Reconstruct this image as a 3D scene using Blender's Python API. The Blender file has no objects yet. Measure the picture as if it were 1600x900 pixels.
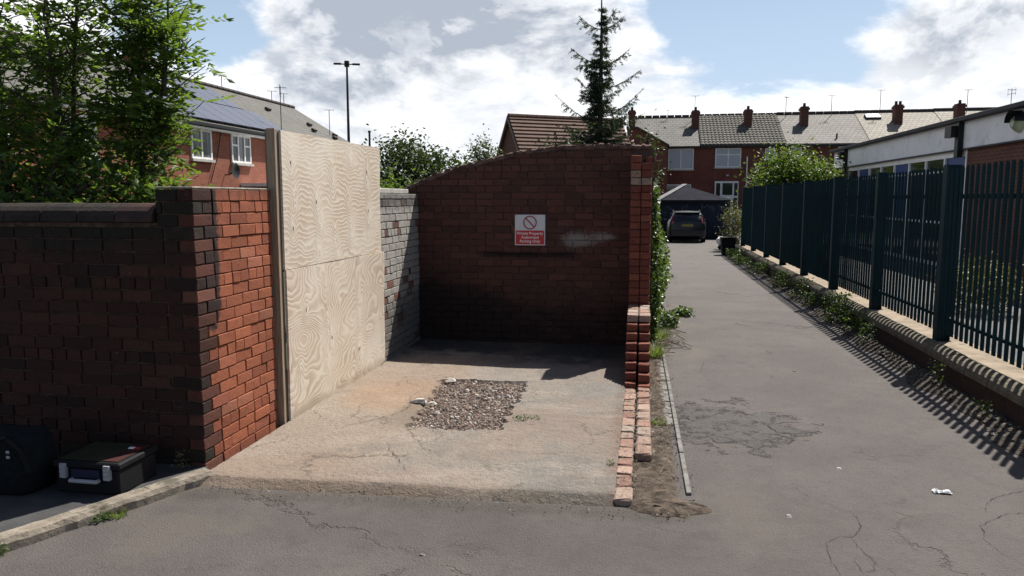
import bpy, bmesh, math, random
from mathutils import Vector, Matrix, Euler
S = bpy.context.scene
COL = S.collection
R = math.radians
random.seed(7)

# ------------------------------------------------------------------ camera
cam_d = bpy.data.cameras.new('camera'); cam = bpy.data.objects.new('camera', cam_d); COL.objects.link(cam)
cam.location = (0, 0, 1.75)
cam_d.sensor_width = 36.0; cam_d.lens = 1180.0 / 1600.0 * 36.0
cam_d.clip_start = 0.05; cam_d.clip_end = 3000
cam.rotation_euler = (R(90 - 6.7662), 0, R(9.7883))
S.camera = cam

# ------------------------------------------------------------------ node helpers
class V:
    """a node socket (or constant) with arithmetic"""
    def __init__(s, nt, sock): s.nt = nt; s.s = sock
    def op(s, o, b=None, c=None, rev=False):
        n = s.nt.nodes.new('ShaderNodeMath'); n.operation = o
        a = s
        if rev: a, b = b, s
        for i, v in enumerate((a, b, c)):
            if v is None: continue
            if isinstance(v, V): s.nt.links.new(v.s, n.inputs[i])
            else: n.inputs[i].default_value = v
        return V(s.nt, n.outputs[0])
    def __add__(s, b): return s.op('ADD', b)
    __radd__ = __add__
    def __sub__(s, b): return s.op('SUBTRACT', b)
    def __rsub__(s, b): return s.op('SUBTRACT', b, rev=True)
    def __mul__(s, b): return s.op('MULTIPLY', b)
    __rmul__ = __mul__
    def __truediv__(s, b): return s.op('DIVIDE', b)
    def clamp(s):
        r = s.op('ADD', 0.0); r.s.node.use_clamp = True; return r
    def ss(s, lo, hi, a=0.0, b=1.0):
        n = s.nt.nodes.new('ShaderNodeMapRange'); n.interpolation_type = 'SMOOTHSTEP'
        s.nt.links.new(s.s, n.inputs[0]); n.inputs[1].default_value = lo; n.inputs[2].default_value = hi
        n.inputs[3].default_value = a; n.inputs[4].default_value = b
        return V(s.nt, n.outputs[0])
    def lin(s, lo, hi, a=0.0, b=1.0):
        n = s.nt.nodes.new('ShaderNodeMapRange')
        s.nt.links.new(s.s, n.inputs[0]); n.inputs[1].default_value = lo; n.inputs[2].default_value = hi
        n.inputs[3].default_value = a; n.inputs[4].default_value = b
        return V(s.nt, n.outputs[0])

class NT:
    def __init__(s, nt): s.nt = nt; s._pos = None
    def new(s, t): return s.nt.nodes.new(t)
    def link(s, a, b): s.nt.links.new(a.s if isinstance(a, V) else a, b)
    def pos(s):
        if s._pos is None:
            g = s.new('ShaderNodeNewGeometry'); x = s.new('ShaderNodeSeparateXYZ')
            s.nt.links.new(g.outputs['Position'], x.inputs[0]); s._pos = (V(s.nt, g.outputs['Position']), V(s.nt, x.outputs[0]), V(s.nt, x.outputs[1]), V(s.nt, x.outputs[2]), g)
        return s._pos
    def vec(s, x, y, z):
        n = s.new('ShaderNodeCombineXYZ')
        for i, v in enumerate((x, y, z)):
            if isinstance(v, V): s.link(v, n.inputs[i])
            else: n.inputs[i].default_value = v
        return V(s.nt, n.outputs[0])
    def scaled(s, v, sc):
        n = s.new('ShaderNodeMapping'); s.link(v, n.inputs[0]); n.inputs['Scale'].default_value = sc
        return V(s.nt, n.outputs[0])
    def noise(s, scale, detail=4, rough=.55, vec=None, dist=0):
        n = s.new('ShaderNodeTexNoise'); s.link(vec or s.pos()[0], n.inputs['Vector'])
        n.inputs['Scale'].default_value = scale; n.inputs['Detail'].default_value = detail
        n.inputs['Roughness'].default_value = rough; n.inputs['Distortion'].default_value = dist
        return V(s.nt, n.outputs[0])
    def vor(s, scale, feature='F1', vec=None, out=0):
        n = s.new('ShaderNodeTexVoronoi'); n.feature = feature; s.link(vec or s.pos()[0], n.inputs['Vector'])
        n.inputs['Scale'].default_value = scale
        return V(s.nt, n.outputs[out])
    def mix(s, f, a, b):
        n = s.new('ShaderNodeMix'); n.data_type = 'RGBA'; n.clamp_factor = True
        if isinstance(f, V): s.link(f, n.inputs[0])
        else: n.inputs[0].default_value = f
        for i, v in ((6, a), (7, b)):
            if isinstance(v, V): s.link(v, n.inputs[i])
            else: n.inputs[i].default_value = (v[0], v[1], v[2], 1)
        return V(s.nt, n.outputs[2])
    def ramp(s, f, stops, const=False):
        n = s.new('ShaderNodeValToRGB'); s.link(f, n.inputs[0]); e = n.color_ramp.elements
        if const: n.color_ramp.interpolation = 'CONSTANT'
        while len(e) < len(stops): e.new(.5)
        for i, (p, c) in enumerate(stops): e[i].position = p; e[i].color = (c[0], c[1], c[2], 1)
        return V(s.nt, n.outputs[0])
    def rnd(s): return V(s.nt, s.new('ShaderNodeObjectInfo').outputs['Random'])
    def island(s): return V(s.nt, s.pos()[4].outputs['Random Per Island'])

ALBEDO = .72      # one overall base-colour level that goes with the exposure above
KEEP = ('white_paint', 'fascia', 'paper', 'glass_pale', 'sign_white', 'tool_silver', 'sign_text', 'lamp_glass', 'sign_red')
def mat(name, fn, rough=.85, spec=.3, metal=0):
    """fn(T) -> colour V or tuple, or (colour, height, bump_distance [, roughness])"""
    m = bpy.data.materials.new(name); m.use_nodes = True
    nt = m.node_tree; T = NT(nt); b = nt.nodes['Principled BSDF']
    b.inputs['Roughness'].default_value = rough; b.inputs['Specular IOR Level'].default_value = spec
    b.inputs['Metallic'].default_value = metal
    r = fn(T)
    col = r[0] if isinstance(r, (tuple, list)) and not isinstance(r[0], (int, float)) else r
    al = 1.0 if name in KEEP else ALBEDO
    if isinstance(col, V): T.link(T.scaled(col, (al, al, al)) if al != 1 else col, b.inputs['Base Color'])
    else: b.inputs['Base Color'].default_value = (col[0] * al, col[1] * al, col[2] * al, 1)
    if isinstance(r, (tuple, list)) and len(r) >= 3 and isinstance(r[1], V):
        bp = T.new('ShaderNodeBump'); bp.inputs['Strength'].default_value = 1; bp.inputs['Distance'].default_value = r[2]
        T.link(r[1], bp.inputs['Height']); nt.links.new(bp.outputs[0], b.inputs['Normal'])
        if len(r) > 3: T.link(r[3], b.inputs['Roughness'])
    return m

# ------------------------------------------------------------------ world: daylight sky with broken cloud
W = bpy.data.worlds.new('World'); S.world = W; W.use_nodes = True
wt = W.node_tree; T = NT(wt); bg = wt.nodes['Background']
sky = T.new('ShaderNodeTexSky'); sky.sky_type = 'NISHITA'; sky.sun_disc = False
SUN_EL, SUN_AZ = 55.5, 32.5          # azimuth from +Y towards +X
sky.sun_elevation = R(SUN_EL); sky.sun_rotation = R(SUN_AZ)
sky.altitude = 50; sky.air_density = 1.0; sky.dust_density = .7; sky.ozone_density = 1.0
tc = T.new('ShaderNodeTexCoord'); sx = T.new('ShaderNodeSeparateXYZ'); wt.links.new(tc.outputs['Generated'], sx.inputs[0])
dx, dy, dz = (V(wt, sx.outputs[i]) for i in range(3))
az = dx.op('ARCTAN2', dy); el = dz.op('ARCSINE')
zz = dz.op('MAXIMUM', 0.0) + 0.16
pv = T.vec(dx / zz, dy / zz, 0.0)
wv = T.vec(dx, dy, dz * 1.9)
n1 = T.noise(1.15, 7, .56, pv, .25)
n2 = T.noise(5.2, 8, .6, wv, .3)
n2b = T.noise(5.2, 8, .6, T.vec(dx + .018, dy + .01, dz * 1.9 + .055), .3)      # the same field a step towards the sun
n3 = T.noise(19, 5, .6, wv, .2)
def blob(a, e, sa, se):
    u = (az - R(a)) / R(sa); v = (el - R(e)) / R(se)
    return (0.0 - (u * u + v * v)).op('EXPONENT')
def px(x, y):       # photograph position -> azimuth, elevation in degrees (only used to place cloud banks)
    return (math.degrees(math.atan((x - 800) / 1190)) - 9.8, math.degrees(math.atan((310 - y) / 1190)))
clear = blob(*px(335, 55), 5.5, 5.5) * 1.0 + blob(*px(1225, 45), 8.5, 4.4) * 1.0 + blob(*px(1090, 25), 3.5, 3) * .6
bank = blob(*px(660, 60), 14, 8) * .55 + blob(*px(1490, 95), 8, 4.5) * .5 + blob(*px(480, 150), 7, 5) * .35
back = dy.ss(.25, -.5)
high = el.ss(R(22), R(50)); field = n1 * .5 + n2 * .72 + n3 * .16 - clear * .42 + bank * .4 + .09 - back * .20 - high * .30 + el.lin(0, R(9), .10, 0).op('MAXIMUM', 0.0)
cover = field.ss(.60, .76)
thick = field.ss(.74, 1.15)
shade = (n2b - n2).lin(-.05, .09, 0, 1).clamp()
base = (blob(*px(690, 25), 9.5, 3.8) * 1.35 + blob(*px(560, 40), 6, 4) * .7 + blob(*px(1520, 85), 6, 2.3) * .9 + blob(*px(480, 175), 6, 3.2) * .55 + blob(*px(900, 75), 5, 3) * .5) * (n3 * 1.2 + .5)
dark = (shade * .40 + thick * .12 + base * (.45 + shade * .35) + (n3 - .5) * .5 * thick).clamp()
cloudcol = T.mix(dark, (.76, .76, .765), (.28, .31, .36))
skymul = T.new('ShaderNodeMix'); skymul.data_type = 'RGBA'; skymul.blend_type = 'MULTIPLY'; skymul.inputs[0].default_value = 1
wt.links.new(sky.outputs[0], skymul.inputs[6]); skymul.inputs[7].default_value = (.05, .05, .05, 1)
skyc = V(wt, skymul.outputs[2])
veil = el.ss(R(34), R(2)) * (1.0 - back * .7) * .8
skyv = T.mix(veil, skyc, (.37, .47, .60))
mixed = T.mix(cover * .96, skyv, cloudcol)
wt.links.new(mixed.s, bg.inputs[0]); bg.inputs[1].default_value = 1.0

# ------------------------------------------------------------------ sun, exposure
sd = bpy.data.lights.new('sun', 'SUN'); so = bpy.data.objects.new('sun', sd); COL.objects.link(so)
sd.energy = 5.0; sd.angle = R(.5); sd.color = (1, .95, .87)
sdir = Vector((math.sin(R(SUN_AZ)) * math.cos(R(SUN_EL)), math.cos(R(SUN_AZ)) * math.cos(R(SUN_EL)), math.sin(R(SUN_EL))))
so.rotation_euler = (-sdir).to_track_quat('-Z', 'Y').to_euler(); so.location = (20, 30, 40)
S.view_settings.view_transform = 'Standard'; S.view_settings.look = 'None'
S.view_settings.exposure = .75; S.view_settings.gamma = 1
S.render.engine = 'CYCLES'
try: S.cycles.max_bounces = 5; S.cycles.transparent_max_bounces = 8
except Exception: pass

# ------------------------------------------------------------------ object helpers
WL = {}
def reg(o, loc, parent):
    WL[o.name] = Vector(loc)
    if parent is not None:
        o.parent = parent; o.location = Vector(loc) - WL[parent.name]
    else: o.location = loc
def tag(o, label, cat=None, group=None, kind=None):
    if label: o['label'] = label
    if cat: o['category'] = cat
    if group: o['group'] = group
    if kind: o['kind'] = kind
    return o
def thing(name, label, cat, loc, group=None):
    o = bpy.data.objects.new(name, None); COL.objects.link(o); o.empty_display_size = .1
    reg(o, loc, None); return tag(o, label, cat, group)

class MB:
    def __init__(s): s.v = []; s.f = []; s.m = []
    def add(s, vs, fs, mi=0):
        n = len(s.v); s.v += [tuple(v) for v in vs]; s.f += [tuple(i + n for i in f) for f in fs]; s.m += [mi] * len(fs); return s
    def box(s, x0, x1, y0, y1, z0, z1, mi=0):
        v = [(x, y, z) for z in (z0, z1) for y in (y0, y1) for x in (x0, x1)]
        return s.add(v, [(0, 2, 3, 1), (4, 5, 7, 6), (0, 1, 5, 4), (2, 6, 7, 3), (0, 4, 6, 2), (1, 3, 7, 5)], mi)
    def obox(s, c, ax, ay, az_, mi=0):      # oriented box: centre + half-axis vectors
        c, ax, ay, az_ = map(Vector, (c, ax, ay, az_))
        v = [c + ax * i + ay * j + az_ * k for k in (-1, 1) for j in (-1, 1) for i in (-1, 1)]
        return s.add(v, [(0, 2, 3, 1), (4, 5, 7, 6), (0, 1, 5, 4), (2, 6, 7, 3), (0, 4, 6, 2), (1, 3, 7, 5)], mi)
    def prism(s, poly, z0, z1, mi=0):       # polygon (x,y) ccw extruded in z
        n = len(poly); v = [(x, y, z0) for x, y in poly] + [(x, y, z1) for x, y in poly]
        f = [tuple(range(n - 1, -1, -1)), tuple(range(n, 2 * n))] + [(i, (i + 1) % n, n + (i + 1) % n, n + i) for i in range(n)]
        return s.add(v, f, mi)
    def ext(s, poly, d, mi=0):              # planar 3-D polygon extruded by vector d
        n = len(poly); d = Vector(d); p = [Vector(q) for q in poly]; v = p + [q + d for q in p]
        f = [tuple(range(n - 1, -1, -1)), tuple(range(n, 2 * n))] + [(i, (i + 1) % n, n + (i + 1) % n, n + i) for i in range(n)]
        return s.add(v, f, mi)
    def tube(s, pts, rad, n=6, cap=True, mi=0):
        pts = [Vector(p) for p in pts]; rs = rad if isinstance(rad, (list, tuple)) else [rad] * len(pts)
        base = len(s.v); up0 = Vector((0, 0, 1))
        for i, p in enumerate(pts):
            d = (pts[min(i + 1, len(pts) - 1)] - pts[max(i - 1, 0)])
            if d.length < 1e-9: d = Vector((0, 0, 1))
            d.normalize(); u = up0 if abs(d.z) < .9 else Vector((1, 0, 0))
            a = d.cross(u).normalized(); b = d.cross(a)
            for k in range(n):
                t = 2 * math.pi * k / n; s.v.append(tuple(p + (a * math.cos(t) + b * math.sin(t)) * rs[i]))
        for i in range(len(pts) - 1):
            for k in range(n):
                s.f.append((base + i * n + k, base + (i + 1) * n + k, base + (i + 1) * n + (k + 1) % n, base + i * n + (k + 1) % n)); s.m.append(mi)
        if cap:
            s.f.append(tuple(base + k for k in range(n))); s.m.append(mi)
            e = base + (len(pts) - 1) * n; s.f.append(tuple(e + k for k in range(n - 1, -1, -1))); s.m.append(mi)
        return s
    def build(s, name, m, parent=None, bevel=0, smooth=False, origin=None):
        me = bpy.data.meshes.new(name)
        if origin is None:
            if s.v:
                n = len(s.v); origin = (sum(v[0] for v in s.v) / n, sum(v[1] for v in s.v) / n, min(v[2] for v in s.v))
            else: origin = (0, 0, 0)
        ox, oy, oz = origin
        me.from_pydata([(x - ox, y - oy, z - oz) for x, y, z in s.v], [], s.f)
        for mm in (m if isinstance(m, (list, tuple)) else [m]): me.materials.append(mm)
        if any(s.m): me.polygons.foreach_set('material_index', s.m)
        if bevel:
            b = bmesh.new(); b.from_mesh(me); bmesh.ops.recalc_face_normals(b, faces=b.faces)
            bmesh.ops.bevel(b, geom=list(b.edges), offset=bevel, segments=1, affect='EDGES', clamp_overlap=True); b.to_mesh(me); b.free()
        if smooth: me.polygons.foreach_set('use_smooth', [True] * len(me.polygons))
        me.update()
        o = bpy.data.objects.new(name, me); COL.objects.link(o); reg(o, origin, parent); return o

def struct(name, mb, m, **k):
    o = mb.build(name, m, None, **k); o['kind'] = 'structure'; return o
def rv(a, b): return random.uniform(a, b)

# ------------------------------------------------------------------ materials
def brickfn(cols, grime=(.02, .016, .014), gr=.5, extra=None, lumps=60, bump=.004, val=(.62, 1.25)):
    def f(T):
        r = T.rnd()
        c = T.ramp(r, cols)
        nb = T.noise(14, 5, .6); nf = T.noise(75, 4, .6)
        n = T.new('ShaderNodeHueSaturation'); T.link(c, n.inputs['Color'])
        T.link((r * 7.31).op('FRACT').lin(0, 1, *val) * nf.lin(.3, .7, .82, 1.15), n.inputs['Value'])
        c = V(T.nt, n.outputs[0])
        c = T.mix(nb.ss(.62 - .16 * gr, .78 - .1 * gr) * gr * 1.2, c, grime)
        c = T.mix(T.noise(33, 3, .7).ss(.66, .74) * .35, c, (.45, .33, .25))
        if extra: c = extra(T, c)
        return (c, nf * .6 + T.noise(lumps, 5, .7) + nb * .4, bump)
    return f
REDS = [(0, (.26, .078, .042)), (.3, (.34, .105, .052)), (.7, (.39, .125, .062)), (.9, (.33, .105, .062)), (1, (.42, .17, .10))]
DARKREDS = [(0, (.03, .018, .016)), (.2, (.05, .024, .02)), (.5, (.065, .028, .022)), (1, (.09, .04, .03))]
def soot_pier(T, c):
    p, x, y, z, g = T.pos()
    n = T.noise(16, 6, .7, T.scaled(p, (1, 1, .4)))
    m = (0.0 - ((y - 4.40) / .12).op('POWER', 2.0)).op('EXPONENT') * z.ss(.65, 1.1)
    m = (m * .95 + n * .6 + T.noise(26, 5, .7) * .6).ss(.98, 1.22) * (y.ss(4.235, 4.25))
    c = T.mix(m * .93, c, (.012, .011, .012))
    top = (z.ss(1.45, 1.85) * .5 + n * .8).ss(.74, .98)
    return T.mix(top * .5, c, (.03, .018, .016))
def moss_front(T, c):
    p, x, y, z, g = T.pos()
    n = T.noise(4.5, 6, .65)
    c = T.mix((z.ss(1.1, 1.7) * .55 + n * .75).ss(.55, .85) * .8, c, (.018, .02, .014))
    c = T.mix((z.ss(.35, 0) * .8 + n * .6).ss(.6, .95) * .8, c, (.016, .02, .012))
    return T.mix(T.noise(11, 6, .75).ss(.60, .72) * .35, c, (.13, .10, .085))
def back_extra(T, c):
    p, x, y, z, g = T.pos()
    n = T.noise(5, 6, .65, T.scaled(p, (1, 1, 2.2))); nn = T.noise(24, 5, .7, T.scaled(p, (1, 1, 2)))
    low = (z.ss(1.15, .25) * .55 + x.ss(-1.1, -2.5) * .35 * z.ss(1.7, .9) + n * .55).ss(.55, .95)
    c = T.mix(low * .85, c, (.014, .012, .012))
    m = (0.0 - (((x + .74) / .21).op('POWER', 2.0) + ((z - 1.27) / .11).op('POWER', 2.0))).op('EXPONENT') + (0.0 - (((x + .42) / .13).op('POWER', 2.0) + ((z - 1.31) / .06).op('POWER', 2.0))).op('EXPONENT') * .8
    c = T.mix((m * .6 + nn * .9 + n * .5 - .80).ss(.05, .42) * .62, c, (.42, .39, .38))
    w = (z - (1.095 + (n - .5) * .05)).op('ABSOLUTE')
    m = x.ss(-2.02, -1.75) * x.ss(-.66, -.86) * w.ss(.055, .010) * n.ss(.25, .5, .55, 1)
    return T.mix(m * .85, c, (.010, .010, .012))
M = {}
M['brick_red'] = mat('brick_red', brickfn(REDS, gr=.35, extra=soot_pier, val=(.82, 1.12)), .9)
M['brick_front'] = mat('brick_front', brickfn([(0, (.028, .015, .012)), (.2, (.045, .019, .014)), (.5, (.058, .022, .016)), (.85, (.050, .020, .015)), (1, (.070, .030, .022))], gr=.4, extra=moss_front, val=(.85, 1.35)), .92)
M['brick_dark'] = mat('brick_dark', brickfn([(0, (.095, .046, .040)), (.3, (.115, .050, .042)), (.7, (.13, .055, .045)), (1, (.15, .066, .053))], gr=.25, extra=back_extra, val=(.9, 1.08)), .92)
M['brick_jamb'] = mat('brick_jamb', brickfn([(0, (.17, .052, .038)), (.5, (.22, .066, .044)), (.95, (.25, .085, .055)), (1, (.36, .22, .16))], gr=.4, val=(.88, 1.1)), .92)
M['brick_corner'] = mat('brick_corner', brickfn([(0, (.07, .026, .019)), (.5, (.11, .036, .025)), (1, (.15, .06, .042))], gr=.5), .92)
def cutmarks(T, c):
    p, x, y, z, g = T.pos()
    c = T.mix(T.noise(21, 6, .75).ss(.52, .66) * .55, c, (.50, .40, .33))
    c = T.mix(T.noise(37, 5, .75, T.vec(x + 2, y, z)).ss(.56, .66) * .7, c, (.12, .07, .05))
    return T.mix(T.noise(9, 5, .7, T.vec(x, y + 4, z)).ss(.56, .68) * .4, c, (.16, .13, .11))
M['brick_cut'] = mat('brick_cut', brickfn([(0, (.32, .18, .14)), (.3, (.40, .235, .18)), (.6, (.45, .30, .235)), (1, (.48, .40, .34))], grime=(.12, .07, .05), gr=.55, val=(.8, 1.08), extra=cutmarks, bump=.009), .95)
def whitew(T):
    r = T.rnd(); p, x, y, z, g = T.pos()
    n = T.noise(9, 6, .65); nf = T.noise(55, 4, .7)
    red = T.ramp((r * 5.7).op('FRACT'), [(0, (.12, .06, .045)), (.6, (.21, .09, .065)), (1, (.15, .12, .105))])
    paint = T.mix(nf.ss(.3, .75), (.52, .49, .455), (.22, .205, .19))
    keep = (r.ss(.10, .2) * .42 + n * .6 + T.noise(30, 5, .7) * .35).ss(.62, .86)
    c = T.mix(keep, red, paint)
    c = T.mix((z.ss(1.45, 1.78) * .6 + n * .5).ss(.5, .8) * .75, c, (.06, .058, .058))
    c = T.mix((z.ss(.95, .5) * .55 + n * .5).ss(.48, .8) * .7, c, (.10, .09, .08))
    return (c, nf + n, .004)
M['brick_whitewash'] = mat('brick_whitewash', whitew, .9)
def nz(c1, c2, sc=8, bump=.002, bs=70, detail=6, stretch=None, c3=None, s3=2):
    def f(T):
        v = T.scaled(T.pos()[0], stretch) if stretch else None
        n = T.noise(sc, detail, .62, v); m = T.noise(bs, 5, .65, v)
        c = T.mix(n.ss(.3, .7), c1, c2)
        if c3: c = T.mix(T.noise(s3, 6, .65).ss(.52, .68), c, c3)
        return (c, n * .5 + m, bump)
    return f
M['mortar_dark'] = mat('mortar_dark', nz((.05, .034, .028), (.16, .10, .08), 20, .004), .95)
def mback(T):
    c, h, d = nz((.07, .04, .032), (.20, .13, .11), 9, .004)(T)
    return (back_extra(T, c), h, d)
M['mortar_back'] = mat('mortar_back', mback, .95)
M['mortar_pale'] = mat('mortar_pale', nz((.20, .17, .14), (.42, .38, .33), 16, .006), .95)
M['mortar_white'] = mat('mortar_white', nz((.10, .095, .09), (.30, .29, .27), 16, .004), .95)
M['terracotta'] = mat('terracotta', nz((.03, .018, .015), (.085, .036, .028), 6, .002, 40), .7)
M['coping_soot'] = mat('coping_soot', nz((.018, .016, .014), (.045, .032, .026), 7, .006, 40), .9)
M['cope_conc'] = mat('cope_conc', nz((.42, .40, .37), (.6, .58, .54), 9, .003), .9)
M['timber'] = mat('timber', nz((.30, .22, .15), (.48, .38, .28), 6, .002, 40, stretch=(20, 20, 1)), .8)
M['timber_old'] = mat('timber_old', nz((.16, .13, .11), (.3, .25, .2), 6, .002, 40, stretch=(20, 20, 1)), .85)
def ply(top):
    KN = [(5.45, 2.02), (5.46, 1.52), (7.04, 1.63), (6.31, 1.17), (7.0, 2.0), (5.88, 1.72)] if top else [(6.72, .33), (5.62, .86), (6.1, .55)]
    VE = [(5.95, 1.55), (6.22, 1.9), (6.24, 1.42), (6.55, 1.75), (7.02, 1.5), (7.03, 1.9), (5.5, 1.75), (5.9, 1.3), (6.6, 1.45), (6.62, 2.1)] if top else [(6.0, 1.0), (6.02, .7), (6.0, .35), (6.72, .9), (6.72, .6), (5.5, .4), (6.7, .25)]
    def f(T):
        p, x, y, z, g = T.pos()
        def gs(c, sy_, sz_):
            return (0.0 - (((y - c[0]) / sy_).op('POWER', 2.0) + ((z - c[1]) / sz_).op('POWER', 2.0))).op('EXPONENT')
        if top:
            fld = T.noise(1.5, 2.0, .45, T.vec(x, y * .8, z * 1.6), .2) * 5 + z * 17 + T.noise(3.6, 2, .5, T.vec(x, y * 1.2, z * 1.8)) * 2.2
        else:
            fld = T.noise(1.35, 1.3, .4, T.vec(x + 4, y * 1.05, z * 1.9 + 3), .15) * 17 + T.noise(9, 2, .5) * .5 + z * 4.0
        vein = None
        for c in KN + VE:
            e = gs(c, .055, .13); vein = e if vein is None else vein + e
        fld = fld + vein * 1.6
        lines = (fld * 1.45).op('FRACT')
        band = lines.ss(0, .75) * lines.ss(1, .88) * T.noise(2.6, 4, .6).ss(.3, .62, .30, 1)
        fine = T.noise(150, 3, .6, T.vec(x, y * .5, z * 3)); streak = T.noise(7, 5, .65, T.vec(x, y * .7, z * 3.2))
        c = T.mix(band * .72 + fine * .15, (.86, .775, .655), (.54, .405, .29))
        c = T.mix(streak.ss(.45, .75) * .4, c, (.62, .47, .355))
        c = T.mix(T.noise(1.7, 5, .6).ss(.45, .7) * .45, c, (.90, .86, .78))
        wob = T.noise(28, 4, .7, T.vec(x, y, z * .6))
        c = T.mix((vein * (wob * 2.2 - .75)).ss(.12, .6) * .6, c, (.92, .88, .80))
        c = T.mix((vein * (T.noise(31, 4, .7, T.vec(x + 3, y * 1.5, z * .5)) * 2.2 - .9)).ss(.18, .6) * .6, c, (.34, .22, .14))
        k = None
        for q in KN:
            e = gs(q, .011, .019); k = e if k is None else k + e
        c = T.mix(k.ss(.25, .7) * .9, c, (.07, .04, .025))
        if not top: c = T.mix((z.ss(.24, .0) * .6 + T.noise(5, 5) * .6).ss(.5, .85) * .5, c, (.30, .22, .15))
        sc = ((y - 5.34) / 1.0).op('ABSOLUTE').ss(.008, .003) * ((z * 3.3).op('FRACT') - .5).op('ABSOLUTE').ss(.03, .01)
        c = T.mix(sc * .8, c, (.12, .10, .09))
        return (c, band * .5 + fine * .4 + vein * wob * 3, .0018)
    return f
M['ply_top'] = mat('ply_top', ply(True), .7); M['ply_low'] = mat('ply_low', ply(False), .7)

def roadfn(T):
    p, x, y, z, g = T.pos()
    big = T.noise(.9, 6, .62); mid = T.noise(5, 6, .65); fine = T.noise(140, 3, .7); sp = T.vor(95)
    c = T.mix(big.ss(.36, .64), (.112, .097, .092), (.146, .126, .118))
    c = T.mix(mid.ss(.48, .70) * .5, c, (.085, .080, .080))
    c = T.mix(T.noise(2.3, 5, .7, T.vec(x + 9, y * .5, 0.0)).ss(.55, .72) * .35, c, (.165, .145, .125))
    c = T.mix(sp.ss(.28, .12) * fine.ss(.5, .62) * .55, c, (.24, .22, .20))
    c = T.mix(fine.ss(.52, .25) * .6, c, (.04, .037, .038))
    c = T.mix(T.noise(60, 4, .75).ss(.54, .68) * .45, c, (.19, .172, .16))
    c = T.mix(T.noise(17, 5, .7).ss(.5, .68) * .4, c, (.075, .069, .068))
    c = T.mix(T.noise(.55, 4, .6, T.vec(x + 3, y * .35, 2.0)).ss(.5, .66) * .35, c, (.14, .125, .115))
    # broken, dark-patched surface beside the soil strip
    patch = (((x - .72) / .52).op('POWER', 2.0) + ((y - 5.95) / .62).op('POWER', 2.0)).op('SQRT')
    pm = (patch + (T.noise(3.2, 6, .7) - .5) * 3.4).ss(.95, .78)
    c = T.mix(pm * .42, c, (.072, .074, .071))
    edge = (T.noise(4.5, 6, .7) - .5).op('ABSOLUTE').ss(.022, .004) * pm * T.noise(9, 3).ss(.42, .6)
    rim = (patch + (T.noise(3.2, 6, .7) - .5) * 3.4).op('SUBTRACT', .88).op('ABSOLUTE').ss(.09, .0)
    c = T.mix((edge * .35 + rim * .7 * (T.noise(9, 3)).ss(.45, .6)).clamp(), c, (.018, .018, .019))
    crackv = T.vor(.55, 'DISTANCE_TO_EDGE', T.vec(x + (T.noise(3, 5, .7) - .5) * .55, y * .8 + (T.noise(3.4, 5, .7) - .5) * .5, 0.0))
    cr = crackv.ss(.010, .002) * T.noise(.8, 2).ss(.5, .62)
    c = T.mix(cr * .22, c, (.04, .038, .038))
    # dirt gathered against the slab and kerb
    d = (y - 4.1 - x * .05 + (mid - .5) * .25).op('ABSOLUTE').ss(.16, .02) * x.ss(.5, .1)
    c = T.mix(d * .6, c, (.07, .06, .048))
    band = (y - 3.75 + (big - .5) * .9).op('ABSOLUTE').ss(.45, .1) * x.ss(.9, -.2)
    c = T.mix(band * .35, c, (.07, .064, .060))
    c = T.mix((T.noise(1.3, 5, .65, T.vec(x + 20, y, 5.0)).ss(.55, .68)) * .4, c, (.17, .145, .12))
    c = T.mix((T.noise(.7, 5, .65, T.vec(x + 30, y * .7, 5.0)).ss(.56, .68)) * .4, c, (.078, .072, .070))
    far = y.ss(9, 24)
    c = T.mix(far * .35, c, (.17, .158, .15))
    return (c, fine * 1.2 + sp * .8 + T.noise(230, 3, .7) * .8 + pm * mid * 6 - edge * 4 - cr * 3, .0045)
M['tarmac'] = mat('tarmac', roadfn, .85, .35)
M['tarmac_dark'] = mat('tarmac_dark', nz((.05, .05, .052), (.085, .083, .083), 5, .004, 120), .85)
M['yard'] = mat('yard', nz((.11, .11, .115), (.16, .158, .155), 3, .003, 120), .85)
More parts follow.
